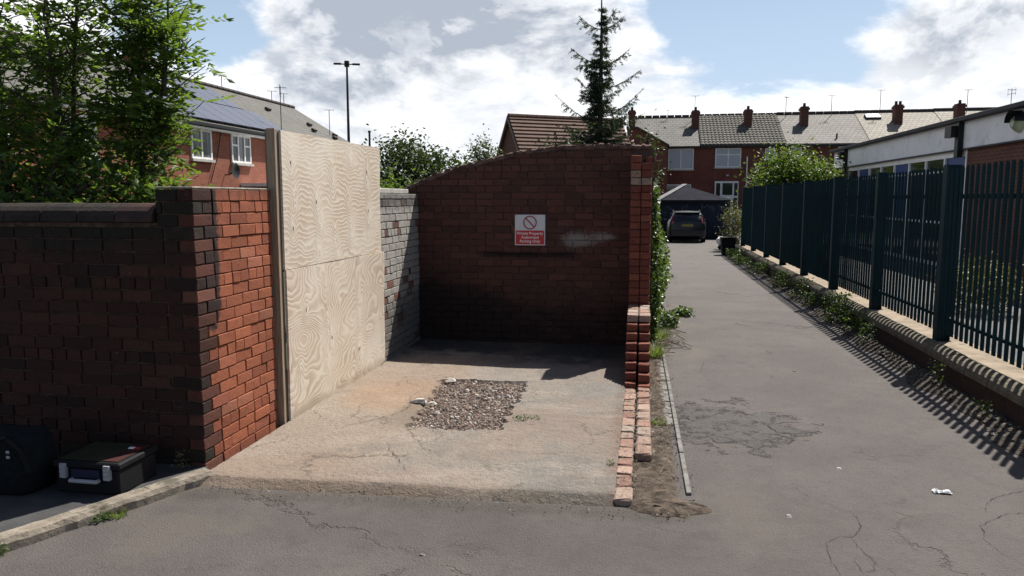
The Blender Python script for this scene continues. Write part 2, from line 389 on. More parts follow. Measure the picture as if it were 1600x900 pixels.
def slabfn(T):
    p, x, y, z, g = T.pos()
    big = T.noise(1.3, 6, .65); mid = T.noise(5.5, 7, .68); fine = T.noise(90, 4, .7)
    c = T.mix(mid.ss(.35, .66), (.33, .29, .25), (.26, .237, .212))
    sand = (x.ss(-1.15, -2.1) * .6 + big * .75 - .0).ss(.48, .88)
    c = T.mix(sand * .6, c, (.40, .32, .245))
    grey = (x.ss(-1.5, -.5) * .3 + T.noise(2.1, 5, .7, T.vec(x, y + 7, 0.0)) * .8).ss(.56, .82)
    c = T.mix(grey * .7, c, (.235, .225, .21))
    c = T.mix(T.noise(3.1, 6, .7, T.vec(x + 3, y * 1.7, 0.0)).ss(.60, .70) * .4, c, (.40, .22, .15))
    c = T.mix(T.noise(3.6, 7, .75, T.vec(x * .6, y + 1, 4.0)).ss(.58, .68) * .55, c, (.15, .125, .10))
    fr = (y - 4.05 - (x + 2.66) * .048 + (mid - .5) * .10).ss(.15, .02)
    c = T.mix(fr * .8, c, (.13, .11, .085))
    pale = T.noise(1.5, 5, .6, T.vec(x * .6, y * 1.3, 6.0)).ss(.50, .66) * (y - 6.9).ss(.5, -.3)
    c = T.mix(pale * .6, c, (.46, .39, .33))
    c = T.mix(T.noise(1.9, 6, .65, T.vec(x + 8, y * .8, 8.0)).ss(.54, .66) * .55, c, (.20, .18, .165))
    rust = (0.0 - (((x + 2.1) / .55).op('POWER', 2.0) + ((y - 6.2) / .7).op('POWER', 2.0))).op('EXPONENT')
    c = T.mix((rust * .8 + mid * .6).ss(.55, .95) * .55, c, (.42, .27, .165))
    rim_ = (0.0 - (((x + 1.78) / .26).op('POWER', 2.0) + ((y - 5.75) / .75).op('POWER', 2.0))).op('EXPONENT')
    c = T.mix((rim_ * .8 + T.noise(13, 5, .7) * .6).ss(.7, 1.0) * .5, c, (.17, .13, .10))
    # back wall's shade on the floor, deepened here in the slab colour
    back_shade = (y - 7.55 + (T.noise(3.2, 5, .7) - .5) * 1.8 - x.ss(-1.2, -2.2) * .3).ss(-.1, .5)
    c = T.mix(back_shade * .92, c, (.042, .042, .044))
    c = T.mix(fine.ss(.55, .3) * .5, c, (.14, .11, .09))
    c = T.mix(T.noise(55, 4, .75).ss(.56, .68) * .5, c, (.50, .43, .36))
    c = T.mix(T.noise(38, 5, .75, T.vec(x, y + 9, 2.0)).ss(.57, .66) * .5, c, (.15, .12, .10))
    c = T.mix((x + .14).ss(-.10, .0) * T.noise(8, 5, .7).ss(.35, .6) * .6, c, (.17, .10, .075))
    c = T.mix(T.noise(.8, 5, .6, T.vec(x + 1, y, 3.0)).ss(.45, .62) * .35, c, (.30, .20, .15))
    c = T.mix(T.noise(11, 6, .75).ss(.56, .7) * .45, c, (.19, .16, .135))
    c = T.mix(T.noise(7, 6, .75, T.vec(x + 5, y, 1.0)).ss(.58, .72) * .4, c, (.42, .35, .29))
    cr = T.vor(1.05, 'DISTANCE_TO_EDGE', T.vec(x + (T.noise(3, 5, .7) - .5) * .5 + 1.2, y * .8 + (T.noise(3.4, 5, .7) - .5) * .5, 0.0)).ss(.008, .002)
    c = T.mix(cr * T.noise(1.3, 2).ss(.45, .55) * .6, c, (.07, .055, .045))
    return (c, fine * 1.4 + mid * 2.5 + T.noise(28, 4) * 1.6, .008)
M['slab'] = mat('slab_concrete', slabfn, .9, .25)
M['soil'] = mat('soil', nz((.06, .045, .034), (.16, .12, .09), 22, .012, 80, c3=(.2, .165, .13), s3=9), .95)
M['soil_dark'] = mat('soil_dark', nz((.03, .025, .02), (.09, .072, .055), 22, .012, 80, c3=(.14, .12, .10), s3=12), .95)
M['rubble_bed'] = mat('rubble_bed', nz((.17, .12, .10), (.34, .23, .19), 30, .012, 90), .95)
M['stone'] = mat('stone', lambda T: (T.ramp(T.island(), [(0, (.15, .12, .105)), (.3, (.28, .225, .19)), (.6, (.37, .25, .20)), (.8, (.40, .32, .27)), (.93, (.56, .50, .45)), (1, (.9, .86, .8))]), T.noise(90, 3), .002), .9)
M['pale_stone'] = mat('pale_stone', nz((.45, .42, .38), (.62, .60, .56), 14, .003), .9)
M['debris'] = mat('debris', lambda T: T.ramp(T.island(), [(0, (.05, .035, .02)), (.4, (.13, .095, .06)), (.7, (.24, .2, .15)), (.9, (.40, .37, .32)), (1, (.62, .6, .56))]), .9)
M['kerb'] = mat('kerb_concrete', nz((.20, .17, .135), (.36, .31, .25), 12, .007, 50, c3=(.12, .105, .08), s3=9), .92)
M['edging'] = mat('edging', nz((.17, .165, .155), (.28, .27, .255), 12, .003, 60, c3=(.11, .095, .08), s3=7), .9)
M['coping_low'] = mat('coping_low', nz((.11, .092, .066), (.20, .17, .125), 10, .007, 50, c3=(.05, .048, .028), s3=3.5), .9)
M['lowwall'] = mat('lowwall', brickfn(DARKREDS, gr=.6), .92)
M['sand_conc'] = mat('sand_conc', nz((.27, .215, .155), (.40, .325, .24), 5, .004, 60, c3=(.20, .165, .12), s3=4), .9)
M['fence'] = mat('fence_paint', nz((.005, .028, .038), (.009, .042, .052), 3, .0006, 60, c3=(.012, .034, .036), s3=1.2), .6, .15)
M['ground'] = mat('ground', nz((.04, .05, .02), (.10, .09, .05), .5, .01, 5, c3=(.05, .07, .02), s3=.1), .95)
M['blackmetal'] = mat('blackmetal', lambda T: (.012, .013, .016), .45)
M['greymetal'] = mat('greymetal', lambda T: (.25, .26, .27), .4, .5, .7)
M['aerial'] = mat('aerial', lambda T: (.10, .10, .11), .5, .5, .6)
M['white'] = mat('white_paint', nz((.68, .68, .68), (.78, .78, .78), 3, .0005, 40), .5)
M['fascia'] = mat('fascia', nz((.66, .67, .70), (.76, .77, .79), 1.3, .001, 30, c3=(.58, .58, .6), s3=2.5), .6)
M['blue'] = mat('blue_panel', nz((.012, .05, .22), (.02, .07, .28), 3, .0005, 30), .45)
def glass(c=(.02, .025, .03), r=.08):
    return mat('window_glass', lambda T: c, r, .8)
M['glass'] = glass(); M['glass_pale'] = mat('glass_pale', lambda T: (.32, .36, .42), .25, .6)
M['curtain'] = mat('curtain_glass', lambda T: T.mix((T.pos()[2] * 9).op('SINE').ss(-.2, .8), (.10, .105, .11), (.20, .21, .22)), .2, .6)
M['roofedge'] = mat('roofedge', nz((.035, .035, .042), (.06, .06, .068), 2, .002), .7)
def slate(c1, c2, ax=0, sc=1.0, stains=(.10, .09, .08)):
    def f(T):
        p, x, y, z, g = T.pos()
        n = T.new('ShaderNodeTexBrick'); a = (x, y)[ax]
        T.link(T.vec(a * 1.0, z * 1.35, 0.0), n.inputs['Vector']); n.inputs['Scale'].default_value = 1.0 / sc
        n.inputs['Brick Width'].default_value = .28; n.inputs['Row Height'].default_value = .19; n.inputs['Mortar Size'].default_value = .012
        n.inputs['Color1'].default_value = (*c1, 1); n.inputs['Color2'].default_value = (*c2, 1); n.inputs['Mortar'].default_value = (.03, .03, .03, 1)
        n.inputs['Bias'].default_value = 0
        c = V(T.nt, n.outputs[0]); q = T.noise(1.1, 6, .65, T.vec(x, y, z * .8))
        c = T.mix(q.ss(.42, .66) * .55, c, stains)
        return (c, V(T.nt, n.outputs[1]) * -1.0, .01)
    return f
M['slate_a'] = mat('slate_a', slate((.12, .115, .105), (.165, .16, .145), 1), .75)
M['slate_b'] = mat('slate_b', slate((.15, .14, .135), (.20, .19, .18), 0), .75)
M['slate_c'] = mat('slate_c', slate((.185, .17, .155), (.25, .235, .21), 0, stains=(.12, .11, .095)), .75)
M['slate_d'] = mat('slate_d', slate((.33, .29, .24), (.43, .385, .32), 0, stains=(.26, .22, .175)), .75)
M['tile_grey'] = mat('tile_grey', nz((.10, .095, .085), (.16, .15, .13), 2, .003, 20), .85)
M['tile_brown'] = mat('tile_brown', nz((.13, .075, .055), (.19, .11, .08), 2, .003, 20), .85)
M['tile_dark'] = mat('tile_slate_brown', nz((.055, .045, .045), (.09, .075, .07), 2, .003, 20), .85)  # dark brown-grey tile for ridges, roof vents and the lean-to roof
def farbrick(c1, c2, ax):
    def f(T):
        p, x, y, z, g = T.pos(); n = T.new('ShaderNodeTexBrick'); a = (x, y)[ax]
        T.link(T.vec(a, z, 0.0), n.inputs['Vector']); n.inputs['Scale'].default_value = 1
        n.inputs['Brick Width'].default_value = .225; n.inputs['Row Height'].default_value = .075; n.inputs['Mortar Size'].default_value = .007
        n.inputs['Color1'].default_value = (*c1, 1); n.inputs['Color2'].default_value = (*c2, 1); n.inputs['Mortar'].default_value = (.2, .14, .11, 1)
        c = V(T.nt, n.outputs[0]); c = T.mix(T.noise(.9, 6, .65).ss(.45, .75) * .5, c, tuple(q * .55 for q in c1))
        return (c, V(T.nt, n.outputs[1]) * -1.0, .004)
    return f
M['fb_y'] = mat('house_brick_side', farbrick((.30, .085, .05), (.37, .12, .07), 1), .9)
M['fb_x'] = mat('house_brick_front', farbrick((.19, .055, .042), (.24, .07, .05), 0), .9)
M['fb_g'] = mat('gable_brick', farbrick((.16, .085, .065), (.20, .105, .08), 0), .9)
M['fb_s'] = mat('school_brick', farbrick((.13, .05, .036), (.17, .065, .046), 1), .9)
def solarfn(T):
    p, x, y, z, g = T.pos()
    gy = ((y * 6.06).op('FRACT') - .5).op('ABSOLUTE').ss(.44, .49); gz = ((z * 11.5).op('FRACT') - .5).op('ABSOLUTE').ss(.44, .49)
    return T.mix(gy.op('MAXIMUM', gz) * .5, (.05, .065, .12), (.22, .23, .26))
M['solar'] = mat('solar_glass', solarfn, .35, .25)
M['navy'] = mat('garage_paint', nz((.014, .022, .05), (.03, .04, .075), 2.5, .004, 12), .7)
M['garage_roof'] = mat('garage_roof', nz((.022, .024, .034), (.036, .038, .05), 2, .003, 20), .9, .05)
M['graffiti'] = mat('graffiti_paint', lambda T: (.16, .20, .27), .7)
M['garage_pale'] = mat('garage_pale', nz((.2, .2, .22), (.3, .3, .31), 3), .8)
M['car'] = mat('car_paint', lambda T: (.007, .008, .014), .3, .5)
M['tyre'] = mat('tyre_rubber', lambda T: (.012, .012, .012), .9)
M['taillight'] = mat('tail_light', lambda T: (.30, .03, .04), .2, .6)
M['plate'] = mat('number_plate', lambda T: (.35, .30, .08), .5)
M['sign_white'] = mat('sign_white', lambda T: (.62, .62, .66), .4)
M['sign_red'] = mat('sign_red', lambda T: (.50, .03, .04), .4)
M['sign_ring'] = mat('sign_ring', lambda T: (.42, .03, .05), .4)
M['sign_black'] = mat('sign_text', lambda T: (.78, .74, .74), .4)
M['tool_black'] = mat('tool_black', nz((.007, .007, .009), (.012, .012, .014), 9, .001, 60), .7, .2)
M['tool_navy'] = mat('tool_navy', lambda T: (.012, .015, .05), .45)
M['tool_silver'] = mat('tool_silver', lambda T: (.30, .31, .34), .5, .4)
M['bag'] = mat('bag_fabric', nz((.010, .013, .016), (.017, .020, .024), 25, .002, 250), .9, .1)
M['paper'] = mat('paper', lambda T: (.8, .8, .78), .7)
def toolid(T):
    p, x, y, z, g = T.pos(); n = T.noise(9, 4, .6)
    c = T.mix(n.ss(.4, .6), (.022, .028, .010), (.045, .036, .016))
    return T.mix(x.ss(-3.04, -3.02), c, (.05, .012, .010))
M['tool_lid'] = mat('tool_lid', toolid, .75)
def leafmat(name, cols, trans=.35, rough=.5):
    m = bpy.data.materials.new(name); m.use_nodes = True; nt = m.node_tree; T = NT(nt)
    b = nt.nodes['Principled BSDF']; out = nt.nodes['Material Output']
    c = T.ramp(T.island(), cols); T.link(c, b.inputs['Base Color']); b.inputs['Roughness'].default_value = rough; b.inputs['Specular IOR Level'].default_value = .35
    t = T.new('ShaderNodeBsdfTranslucent'); T.link(T.mix(.5, c, (.26, .40, .03)), t.inputs[0])
    mx = T.new('ShaderNodeMixShader'); mx.inputs[0].default_value = trans
    nt.links.new(b.outputs[0], mx.inputs[1]); nt.links.new(t.outputs[0], mx.inputs[2]); nt.links.new(mx.outputs[0], out.inputs[0])
    return m
M['leaf_ash'] = leafmat('leaf_ash', [(0, (.022, .046, .011)), (.5, (.042, .085, .018)), (.85, (.07, .125, .028)), (1, (.11, .17, .045))], .5)
M['leaf_bush'] = leafmat('leaf_bush', [(0, (.03, .055, .012)), (.5, (.05, .088, .02)), (1, (.09, .13, .035))], .35)
M['leaf_dark'] = leafmat('leaf_dark', [(0, (.012, .024, .008)), (.5, (.022, .04, .012)), (1, (.035, .055, .016))], .12)
M['leaf_grey'] = leafmat('leaf_grey', [(0, (.035, .05, .03)), (.5, (.055, .07, .045)), (1, (.08, .095, .06))], .2)
M['leaf_ivy'] = leafmat('leaf_ivy', [(0, (.02, .045, .012)), (.5, (.04, .08, .02)), (.85, (.07, .11, .03)), (1, (.13, .16, .07))], .25, .4)
M['leaf_yellow'] = leafmat('leaf_yellow', [(0, (.05, .05, .012)), (.5, (.11, .09, .02)), (1, (.17, .13, .03))], .15)
M['flower'] = leafmat('flower_yellow', [(0, (.55, .38, .02)), (1, (.75, .6, .05))], .3)
M['leaf_brown'] = leafmat('leaf_brown', [(0, (.06, .045, .025)), (.5, (.11, .08, .045)), (1, (.14, .13, .06))], .2)
M['grass'] = leafmat('grass_blades', [(0, (.07, .10, .02)), (.6, (.11, .16, .03)), (1, (.22, .22, .08))], .4)
M['needle'] = leafmat('needles', [(0, (.018, .032, .022)), (.6, (.03, .05, .034)), (1, (.05, .07, .045))], .12)
M['bark'] = mat('bark', nz((.04, .032, .025), (.09, .075, .058), 12, .006, 40, stretch=(1, 1, .3)), .95)
M['dry'] = mat('dry_twig', nz((.25, .20, .15), (.42, .36, .29), 12, .001), .9)

# ------------------------------------------------------------------ bricks
def brick_mesh(seed, L=.2, D=.1, H=.07, ch=.004, jit=.002):
    """one chamfered brick, front face at y=0, body towards +y, centred in x, base at z=0"""
    rnd = random.Random(seed); b = bmesh.new(); bmesh.ops.create_cube(b, size=1)
    for v in b.verts: v.co = Vector((v.co.x * L, (v.co.y + .5) * D, (v.co.z + .5) * H))
    bmesh.ops.bevel(b, geom=list(b.edges), offset=ch, segments=1, affect='EDGES')
    for v in b.verts: v.co += Vector((rnd.uniform(-jit, jit), rnd.uniform(-jit, jit), rnd.uniform(-jit, jit)))
    me = bpy.data.meshes.new('brick'); b.to_mesh(me); b.free(); return me
BL, BH = .201, .0697
_bm = {}
def bricks_of(matname, n=5, ch=.004, jit=.002):
    key = (matname, ch)
    if key not in _bm:
        _bm[key] = []
        for i in range(n):
            me = brick_mesh(i * 7 + 3, BL, .10, BH, ch, jit); me.materials.append(M[matname]); _bm[key].append(me)
    return _bm[key]
def put_brick(parent, matname, p, yaw, sx=1, sy=1, sz=1, name='brick', tilt=0, **k):
    o = bpy.data.objects.new(name, random.choice(bricks_of(matname, **k))); COL.objects.link(o); o.parent = parent
    o.location = Vector(p) - WL[parent.name]; o.rotation_euler = (rv(-tilt, tilt), rv(-tilt, tilt), yaw + rv(-tilt, tilt)); o.scale = (sx, sy, sz); return o
PITCH, MOD = .0787, .2105
def course_spans(a0, a1, k, header_every=0, rnd=random, first=None):
    """brick spans along a course between a0 and a1"""
    half = MOD / 2; L = half if (header_every and k % header_every == 2) else MOD
    a = a0 + (first if first is not None else 0)
    if first is None:
        off = (L / 2 if k % 2 else L) + rnd.uniform(-.012, .012)
        out = [(a0, min(a0 + off, a1))]; a = a0 + off
    else: out = []
    while a < a1 - .012:
        w = L if rnd.random() > .05 or L == half else half
        e = a + w * rnd.uniform(.97, 1.03)
        if a1 - e < .05: e = a1
        out.append((a, min(e, a1))); a = e
    return [(p, q) for p, q in out if q - p > .03]
def wall_bricks(parent, matname, axis, face, a0, a1, z0, nc, ztop=None, header_every=0, depthscale=1.0, joint=.0095, limit=10**9, proud=.003, seed=1, miss=0, firsts=None, name='brick', order=None):
    """axis 'x': wall runs in x and faces -y at y=face; axis 'y': runs in y and faces +x at x=face.  Returns count; past the limit bricks are joined into one stuff part"""
    rnd = random.Random(seed); spans = []
    for k in range(nc):
        for a, e in course_spans(a0, a1, k, header_every, rnd, None if firsts is None else firsts[k % len(firsts)]):
            if ztop and z0 + (k + 1) * PITCH > ztop((a + e) / 2) + .02: continue
            if rnd.random() < miss: continue
            spans.append((k, a, e))
    if order: spans.sort(key=order)
    extra = MB(); ex = 0
    for i, (k, a, e) in enumerate(spans):
        w = e - a - joint; z = z0 + k * PITCH + .004; pr = rnd.uniform(-proud, proud) + .002
        if i < limit:
            if axis == 'x': put_brick(parent, matname, ((a + e) / 2, face - pr, z), 0, w / BL, depthscale, 1, name, tilt=.006)
            else: put_brick(parent, matname, (face + pr, (a + e) / 2, z), math.pi / 2, w / BL, depthscale, 1, name, tilt=.006)
        else:
            ex += 1
            d = .1 * depthscale
            if axis == 'x': extra.box(a + joint / 2, e - joint / 2, face - pr, face - pr + d, z, z + BH)
            else: extra.box(face + pr - d, face + pr, a + joint / 2, e - joint / 2, z, z + BH)
    if ex:
        o = extra.build('lower_bricks', M[matname], parent, bevel=.003); o['kind'] = 'stuff'
    return min(len(spans), limit)

# ================================================================== THE SETTING
g = MB(); g.box(-400, 400, -60, 700, -1.2, -.03); struct('ground', g, M['ground'])
rd = MB()
NX, NY = 60, 90
# road: foreground apron and alley in one sheet
rd.add([(-9, -8, 0), (3.0, -8, 0), (3.0, 24, 0), (3.6, 27, 0), (3.8, 33.6, 0), (.4, 33.6, 0), (.1, 24, 0), (.1, 4.3, 0), (-9, 4.3, 0)], [(0, 1, 2, 3, 4, 5, 6, 7, 8)])
ROAD = struct('road', rd, M['tarmac'])
# fine polyline cracks and small patches in the road
def crack(pts, w=.007, z=.0035, seed=0):
    rnd = random.Random(seed); fine = []
    for i in range(len(pts) - 1):
        a, b = Vector((*pts[i], 0)), Vector((*pts[i + 1], 0)); n = max(2, int((b - a).length / .025))
        for k in range(n): fine.append(a.lerp(b, k / n) + Vector((rnd.uniform(-.008, .008), rnd.uniform(-.008, .008), 0)))
    fine.append(Vector((*pts[-1], 0))); vs = []; fs = []
    for i, p in enumerate(fine):
        d = (fine[min(i + 1, len(fine) - 1)] - fine[max(0, i - 1)]).normalized(); s = Vector((-d.y, d.x, 0))
        t = w * .48 * rnd.uniform(.15, 1.0) * (math.sin(math.pi * (i + .6) / (len(fine) + .2)) ** .5) * .5
        vs += [p + s * t + Vector((0, 0, z)), p - s * t + Vector((0, 0, z))]
    for i in range(len(fine) - 1): fs.append((2 * i, 2 * i + 1, 2 * i + 3, 2 * i + 2))
    return MB().add(vs, fs)
M['crack'] = mat('crack_dark', lambda T: (.045, .041, .040), 1)
for i, (pts, w) in enumerate([
    ([(.94, 4.75), (.97, 4.55), (1.08, 4.42), (1.19, 4.29), (1.20, 4.2), (1.17, 4.08), (1.10, 3.99), (1.04, 3.99), (.95, 3.89), (.93, 3.71), (.95, 3.5), (.92, 3.3)], .009),
    ([(1.10, 3.99), (1.11, 3.84), (1.14, 3.74), (1.12, 3.64), (1.06, 3.60), (1.04, 3.72), (1.08, 3.78)], .008), ([(1.14, 3.74), (1.2, 3.62), (1.17, 3.5)], .007),
    ([(2.4, 4.9), (2.11, 4.72), (1.98, 4.58), (1.93, 4.45)], .009), ([(2.4, 4.5), (2.13, 4.47), (2.03, 4.45), (1.89, 4.32), (1.83, 4.26), (1.77, 4.07), (1.80, 3.88)], .012), ([(1.80, 3.88), (1.9, 3.7), (2.1, 3.6)], .006),
    ([(.55, 8.6), (.68, 8.2), (.6, 7.7), (.72, 7.2)], .008), ([(1.15, 8.1), (1.3, 7.7), (1.22, 7.3), (1.4, 6.9)], .007), ([(.35, 6.36), (.6, 6.28), (.8, 6.33), (.95, 6.15)], .02),
    ([(1.0, 5.75), (1.12, 5.62), (1.06, 5.5)], .028), ([(.86, 6.1), (.98, 5.95), (1.02, 5.8), (1.13, 5.72)], .03), ([(1.1, 6.24), (1.2, 6.2), (1.3, 6.22)], .018), ([(1.05, 6.02), (1.2, 5.98), (1.36, 6.02)], .014), ([(.38, 5.5), (.55, 5.62), (.7, 5.5), (.85, 5.56)], .018)]):
    crack(pts, w, seed=i).build('crack', M['crack'], ROAD)

# yard behind the fence, soil strips
y_ = MB(); y_.box(3.4, 7.3, -6, 34, -.02, .06); struct('yard', y_, M['yard'])
def bumpy(x0, x1, y0, y1, z, amp, nx, ny, edge=None):
    vs = []; fs = []
    for j in range(ny + 1):
        for i in range(nx + 1):
            x = x0 + (x1 - x0) * i / nx; y = y0 + (y1 - y0) * j / ny
            if edge: x += edge(y) * (1 if i == 0 else 0)
            e = min(i, nx - i) > 0
            vs.append((x, y, z + (rv(0, amp) if e else 0)))
    for j in range(ny):
        for i in range(nx): a = j * (nx + 1) + i; fs.append((a, a + 1, a + nx + 2, a + nx + 1))
    return MB().add(vs, fs)
struct('gutter_soil', bumpy(2.60, 2.90, -2, 25, .004, .03, 5, 260, lambda y: .05 * math.sin(y * 3.1) + .04 * math.sin(y * 7.3)), M['soil_dark'])
struct('soil_strip', bumpy(-.03, .235, 4.16, 9.0, .006, .03, 4, 110), M['soil'])
se = MB(); rr_ = random.Random(2); ring = [(.17 + .23 * math.cos(t) * rr_.uniform(.8, 1.1), 4.20 + .13 * math.sin(t) * rr_.uniform(.75, 1.15)) for t in [k * 2 * math.pi / 36 for k in range(36)]]
sv = [(.17, 4.22, .035)]; sf = [(0, 1 + k, 1 + (k + 1) % 36) for k in range(36)]
for q_, z_ in ((.35, .03), (.62, .026), (.85, .014), (1.0, .002)):
    sv += [(.17 + (x - .17) * q_, 4.22 + (y - 4.2) * q_, z_ + rr_.uniform(-.004, .004) * (q_ < 1)) for x, y in ring]
for r0_ in range(3):
    for k in range(36): a_ = 1 + r0_ * 36 + k; b_ = 1 + r0_ * 36 + (k + 1) % 36; sf.append((a_, a_ + 36, b_ + 36, b_))
se.add(sv, sf); struct('soil_spill', se, M['soil'])

# bay slab: a grid with the broken-out rectangle sunk and a worn front slope
def slab():
    x0, x1, y0, y1 = -2.66, -.128, 4.05, 8.76; st = .022
    nx, ny = int((x1 - x0) / st), int((y1 - y0) / st); rnd = random.Random(3)
    quad = [(-1.84, 6.80), (-1.03, 6.84), (-1.02, 5.33), (-1.72, 5.31)]
    def inside(x, y):
        c = False; n = len(quad); j = n - 1
        for i in range(n):
            xi, yi = quad[i]; xj, yj = quad[j]
            if (yi > y) != (yj > y) and x < (xj - xi) * (y - yi) / (yj - yi) + xi: c = not c
            j = i
        return c
    vs = []; fs = []
    for j in range(ny + 1):
        for i in range(nx + 1):
            x = x0 + (x1 - x0) * i / nx; y = y0 + (y1 - y0) * j / ny
            front = 4.05 + (x - x0) * .048
            t = y - front
            z = .045 + .004 * math.sin(x * 5 + y * 2.3) + rnd.uniform(-.0015, .0015)
            if t < .08: z = max(0.0, z * max(0, t) / .08 * (1 if t > 0 else 0)) - (.006 if t <= 0 else 0)
            jx, jy = x + .016 * math.sin(y * 17) + .008 * math.sin(y * 61) + .02 * math.sin(y * 33 + x * 21) + rnd.uniform(-.008, .008), y + .016 * math.sin(x * 13) + .007 * math.sin(x * 57) + rnd.uniform(-.007, .007)
            if inside(jx, jy): z = .014 + rnd.uniform(-.004, .004)
            vs.append((x, y, z))
    for j in range(ny):
        for i in range(nx): a = j * (nx + 1) + i; fs.append((a, a + 1, a + nx + 2, a + nx + 1))
    return MB().add(vs, fs)
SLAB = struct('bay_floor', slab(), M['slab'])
for i, (pts, w) in enumerate([([(-1.72, 4.9), (-1.66, 4.75), (-1.55, 4.6), (-1.44, 4.42)], .012), ([(-.98, 5.72), (-.81, 5.76), (-.46, 5.79), (-.22, 5.97)], .010), ([(-2.25, 6.82), (-2.02, 6.86), (-1.84, 6.98)], .02),
                              ([(-2.1, 5.30), (-1.9, 5.6), (-1.86, 5.85), (-1.95, 6.15), (-1.9, 6.5)], .014), ([(-2.2, 5.2), (-2.0, 5.42), (-1.8, 5.46)], .012), ([(-2.5, 4.5), (-2.2, 4.62), (-1.9, 4.6), (-1.7, 4.75)], .008), ([(-1.4, 4.42), (-1.1, 4.5), (-.8, 4.46)], .005)]):
    crack(pts, w, .053, 40 + i).build('crack', M['crack'], SLAB)
# raised pavement on the left, with its kerb stones
KP = [(-2.60, 4.14), (-2.68, 3.98), (-2.76, 3.79), (-2.85, 3.60), (-2.94, 3.40), (-3.04, 3.19), (-3.16, 2.96), (-3.30, 2.70), (-3.5, 2.3), (-3.7, 1.8), (-3.9, 1.2), (-4.1, .4)]
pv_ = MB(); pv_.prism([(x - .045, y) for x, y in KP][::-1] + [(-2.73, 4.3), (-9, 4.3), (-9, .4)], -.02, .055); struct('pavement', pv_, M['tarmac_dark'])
KE = thing('kerb', 'weathered concrete kerb edging curving round the dark pavement at left', 'kerb', (-3.0, 3.2, 0))
def off(path, d):
    out = []
    for i, p in enumerate(path):
        a = Vector(path[max(0, i - 1)]); b = Vector(path[min(len(path) - 1, i + 1)]); t = (b - a).normalized(); out.append((p[0] + t.y * d, p[1] - t.x * d))
    return out
fine = []
for i in range(len(KP) - 1):
    for k in range(4): fine.append(tuple(Vector(KP[i]).lerp(Vector(KP[i + 1]), k / 4)))
inn = off(fine, .095)
for s0 in range(0, len(fine) - 8, 8):
    m = MB(); rows = []
    for i in range(s0, s0 + 9):
        fx, fy = fine[i]; ix, iy = inn[i]; w = rv(-.005, .005); t = .004 if i == s0 else 0
        rows.append([(fx + w, fy, -.03), (fx + w, fy, .045 + rv(-.006, .004)), (fx * .85 + ix * .15, fy * .85 + iy * .15, .068 + rv(-.004, .003)), (ix, iy, .072 + rv(-.003, .003)), (ix, iy, -.03)])
    vs = [v for r_ in rows for v in r_]; fs = []
    for i in range(8):
        for k in range(4): a = i * 5 + k; fs.append((a, a + 5, a + 6, a + 1))
    fs += [(0, 1, 2, 3, 4), tuple(40 + q for q in (4, 3, 2, 1, 0))]
    m.add(vs, fs).build('kerb_stone', M['kerb'], KE)

# ================================================================== LEFT WALL WITH PIER
LW = thing('garden_wall', 'red brick garden wall with taller soot-streaked end pier and half-round coping, left of the plywood', 'wall', (-3.5, 4.3, 0))
FY, FX = 4.24, -2.71
core = MB(); core.box(-2.955, FX - .013, FY + .013, FY + .24, 0, 1.80); core.box(-7.5, -2.955, FY + .013, FY + .215, 0, 1.60); core.box(-2.93, FX - .013, FY + .24, 5.22, 0, 1.80)
core.build('mortar', M['mortar_dark'], LW)
rnd = random.Random(11)
for k in range(23):
    z = k * PITCH + .004
    # quoin brick: long on one face, short on the other
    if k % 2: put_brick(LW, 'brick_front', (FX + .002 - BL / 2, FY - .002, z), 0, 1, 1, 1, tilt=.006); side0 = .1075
    else: put_brick(LW, 'brick_corner', (FX + .002, FY - .002 + BL / 2, z), math.pi / 2, 1, 1.0, 1, tilt=.006); side0 = .2105
    a = FY + side0; hd = (k % 6 == 3)
    while a < 5.215:
        w = MOD / 2 if (hd or rnd.random() < .12) else MOD; e = min(a + w * rnd.uniform(.96, 1.04), 5.225)
        if e - a > .03: put_brick(LW, 'brick_red', (FX + rnd.uniform(-.003, .004), (a + e) / 2, z), math.pi / 2, (e - a - .0068) / BL, 1, 1.035, tilt=.008)
        a = e
# pier front, then the long shaded front
for k in range(23):
    z = k * PITCH + .004; a = FX - (.2105 if k % 2 else .1075)
    lim = -2.965 if k >= 20 else -4.35; n = 0
    hd = (k % 6 == 3)
    while a > lim + .03:
        w = MOD / 2 if (hd or rnd.random() < .06) else MOD; e = max(a - w * rnd.uniform(.97, 1.03), lim if k >= 20 else -9)
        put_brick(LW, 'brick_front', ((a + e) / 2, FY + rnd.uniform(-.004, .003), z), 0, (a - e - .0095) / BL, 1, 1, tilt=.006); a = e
    if k < 20:
        if k == 0: rest = MB()
        while a > -7.4: rest.box(a - MOD + .0095, a, FY, FY + .1, z, z + BH); a -= MOD
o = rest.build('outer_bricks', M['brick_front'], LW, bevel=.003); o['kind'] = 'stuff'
cap = MB(); cap.box(-2.965, FX + .001, FY - .001, 5.222, 1.8085, 1.823); cap.build('mortar_cap', M['mortar_pale'], LW, bevel=.005)
# half-round coping, each tile a part
x = -2.975; i = 0
while x > -7.3:
    L = .262; m = MB(); n = 10; r0 = .125 * rv(.98, 1.02); vs = []
    for xx in (x - .004, x - L + .004):
        for k in range(n + 1):
            t = math.pi * k / n; vs.append((xx, FY + .105 + math.cos(t) * -r0 * 1.02, 1.605 + math.sin(t) * r0 * .92))
    fs = [(k, k + 1, n + 2 + k, n + 1 + k) for k in range(n)] + [tuple(range(n, -1, -1)), tuple(range(n + 1, 2 * n + 2))] + [(0, n + 1, 2 * n + 1, n)]
    m.add(vs, fs).build('coping_tile', M['terracotta'] if x > -3 else M['coping_soot'], LW, smooth=False); x -= L

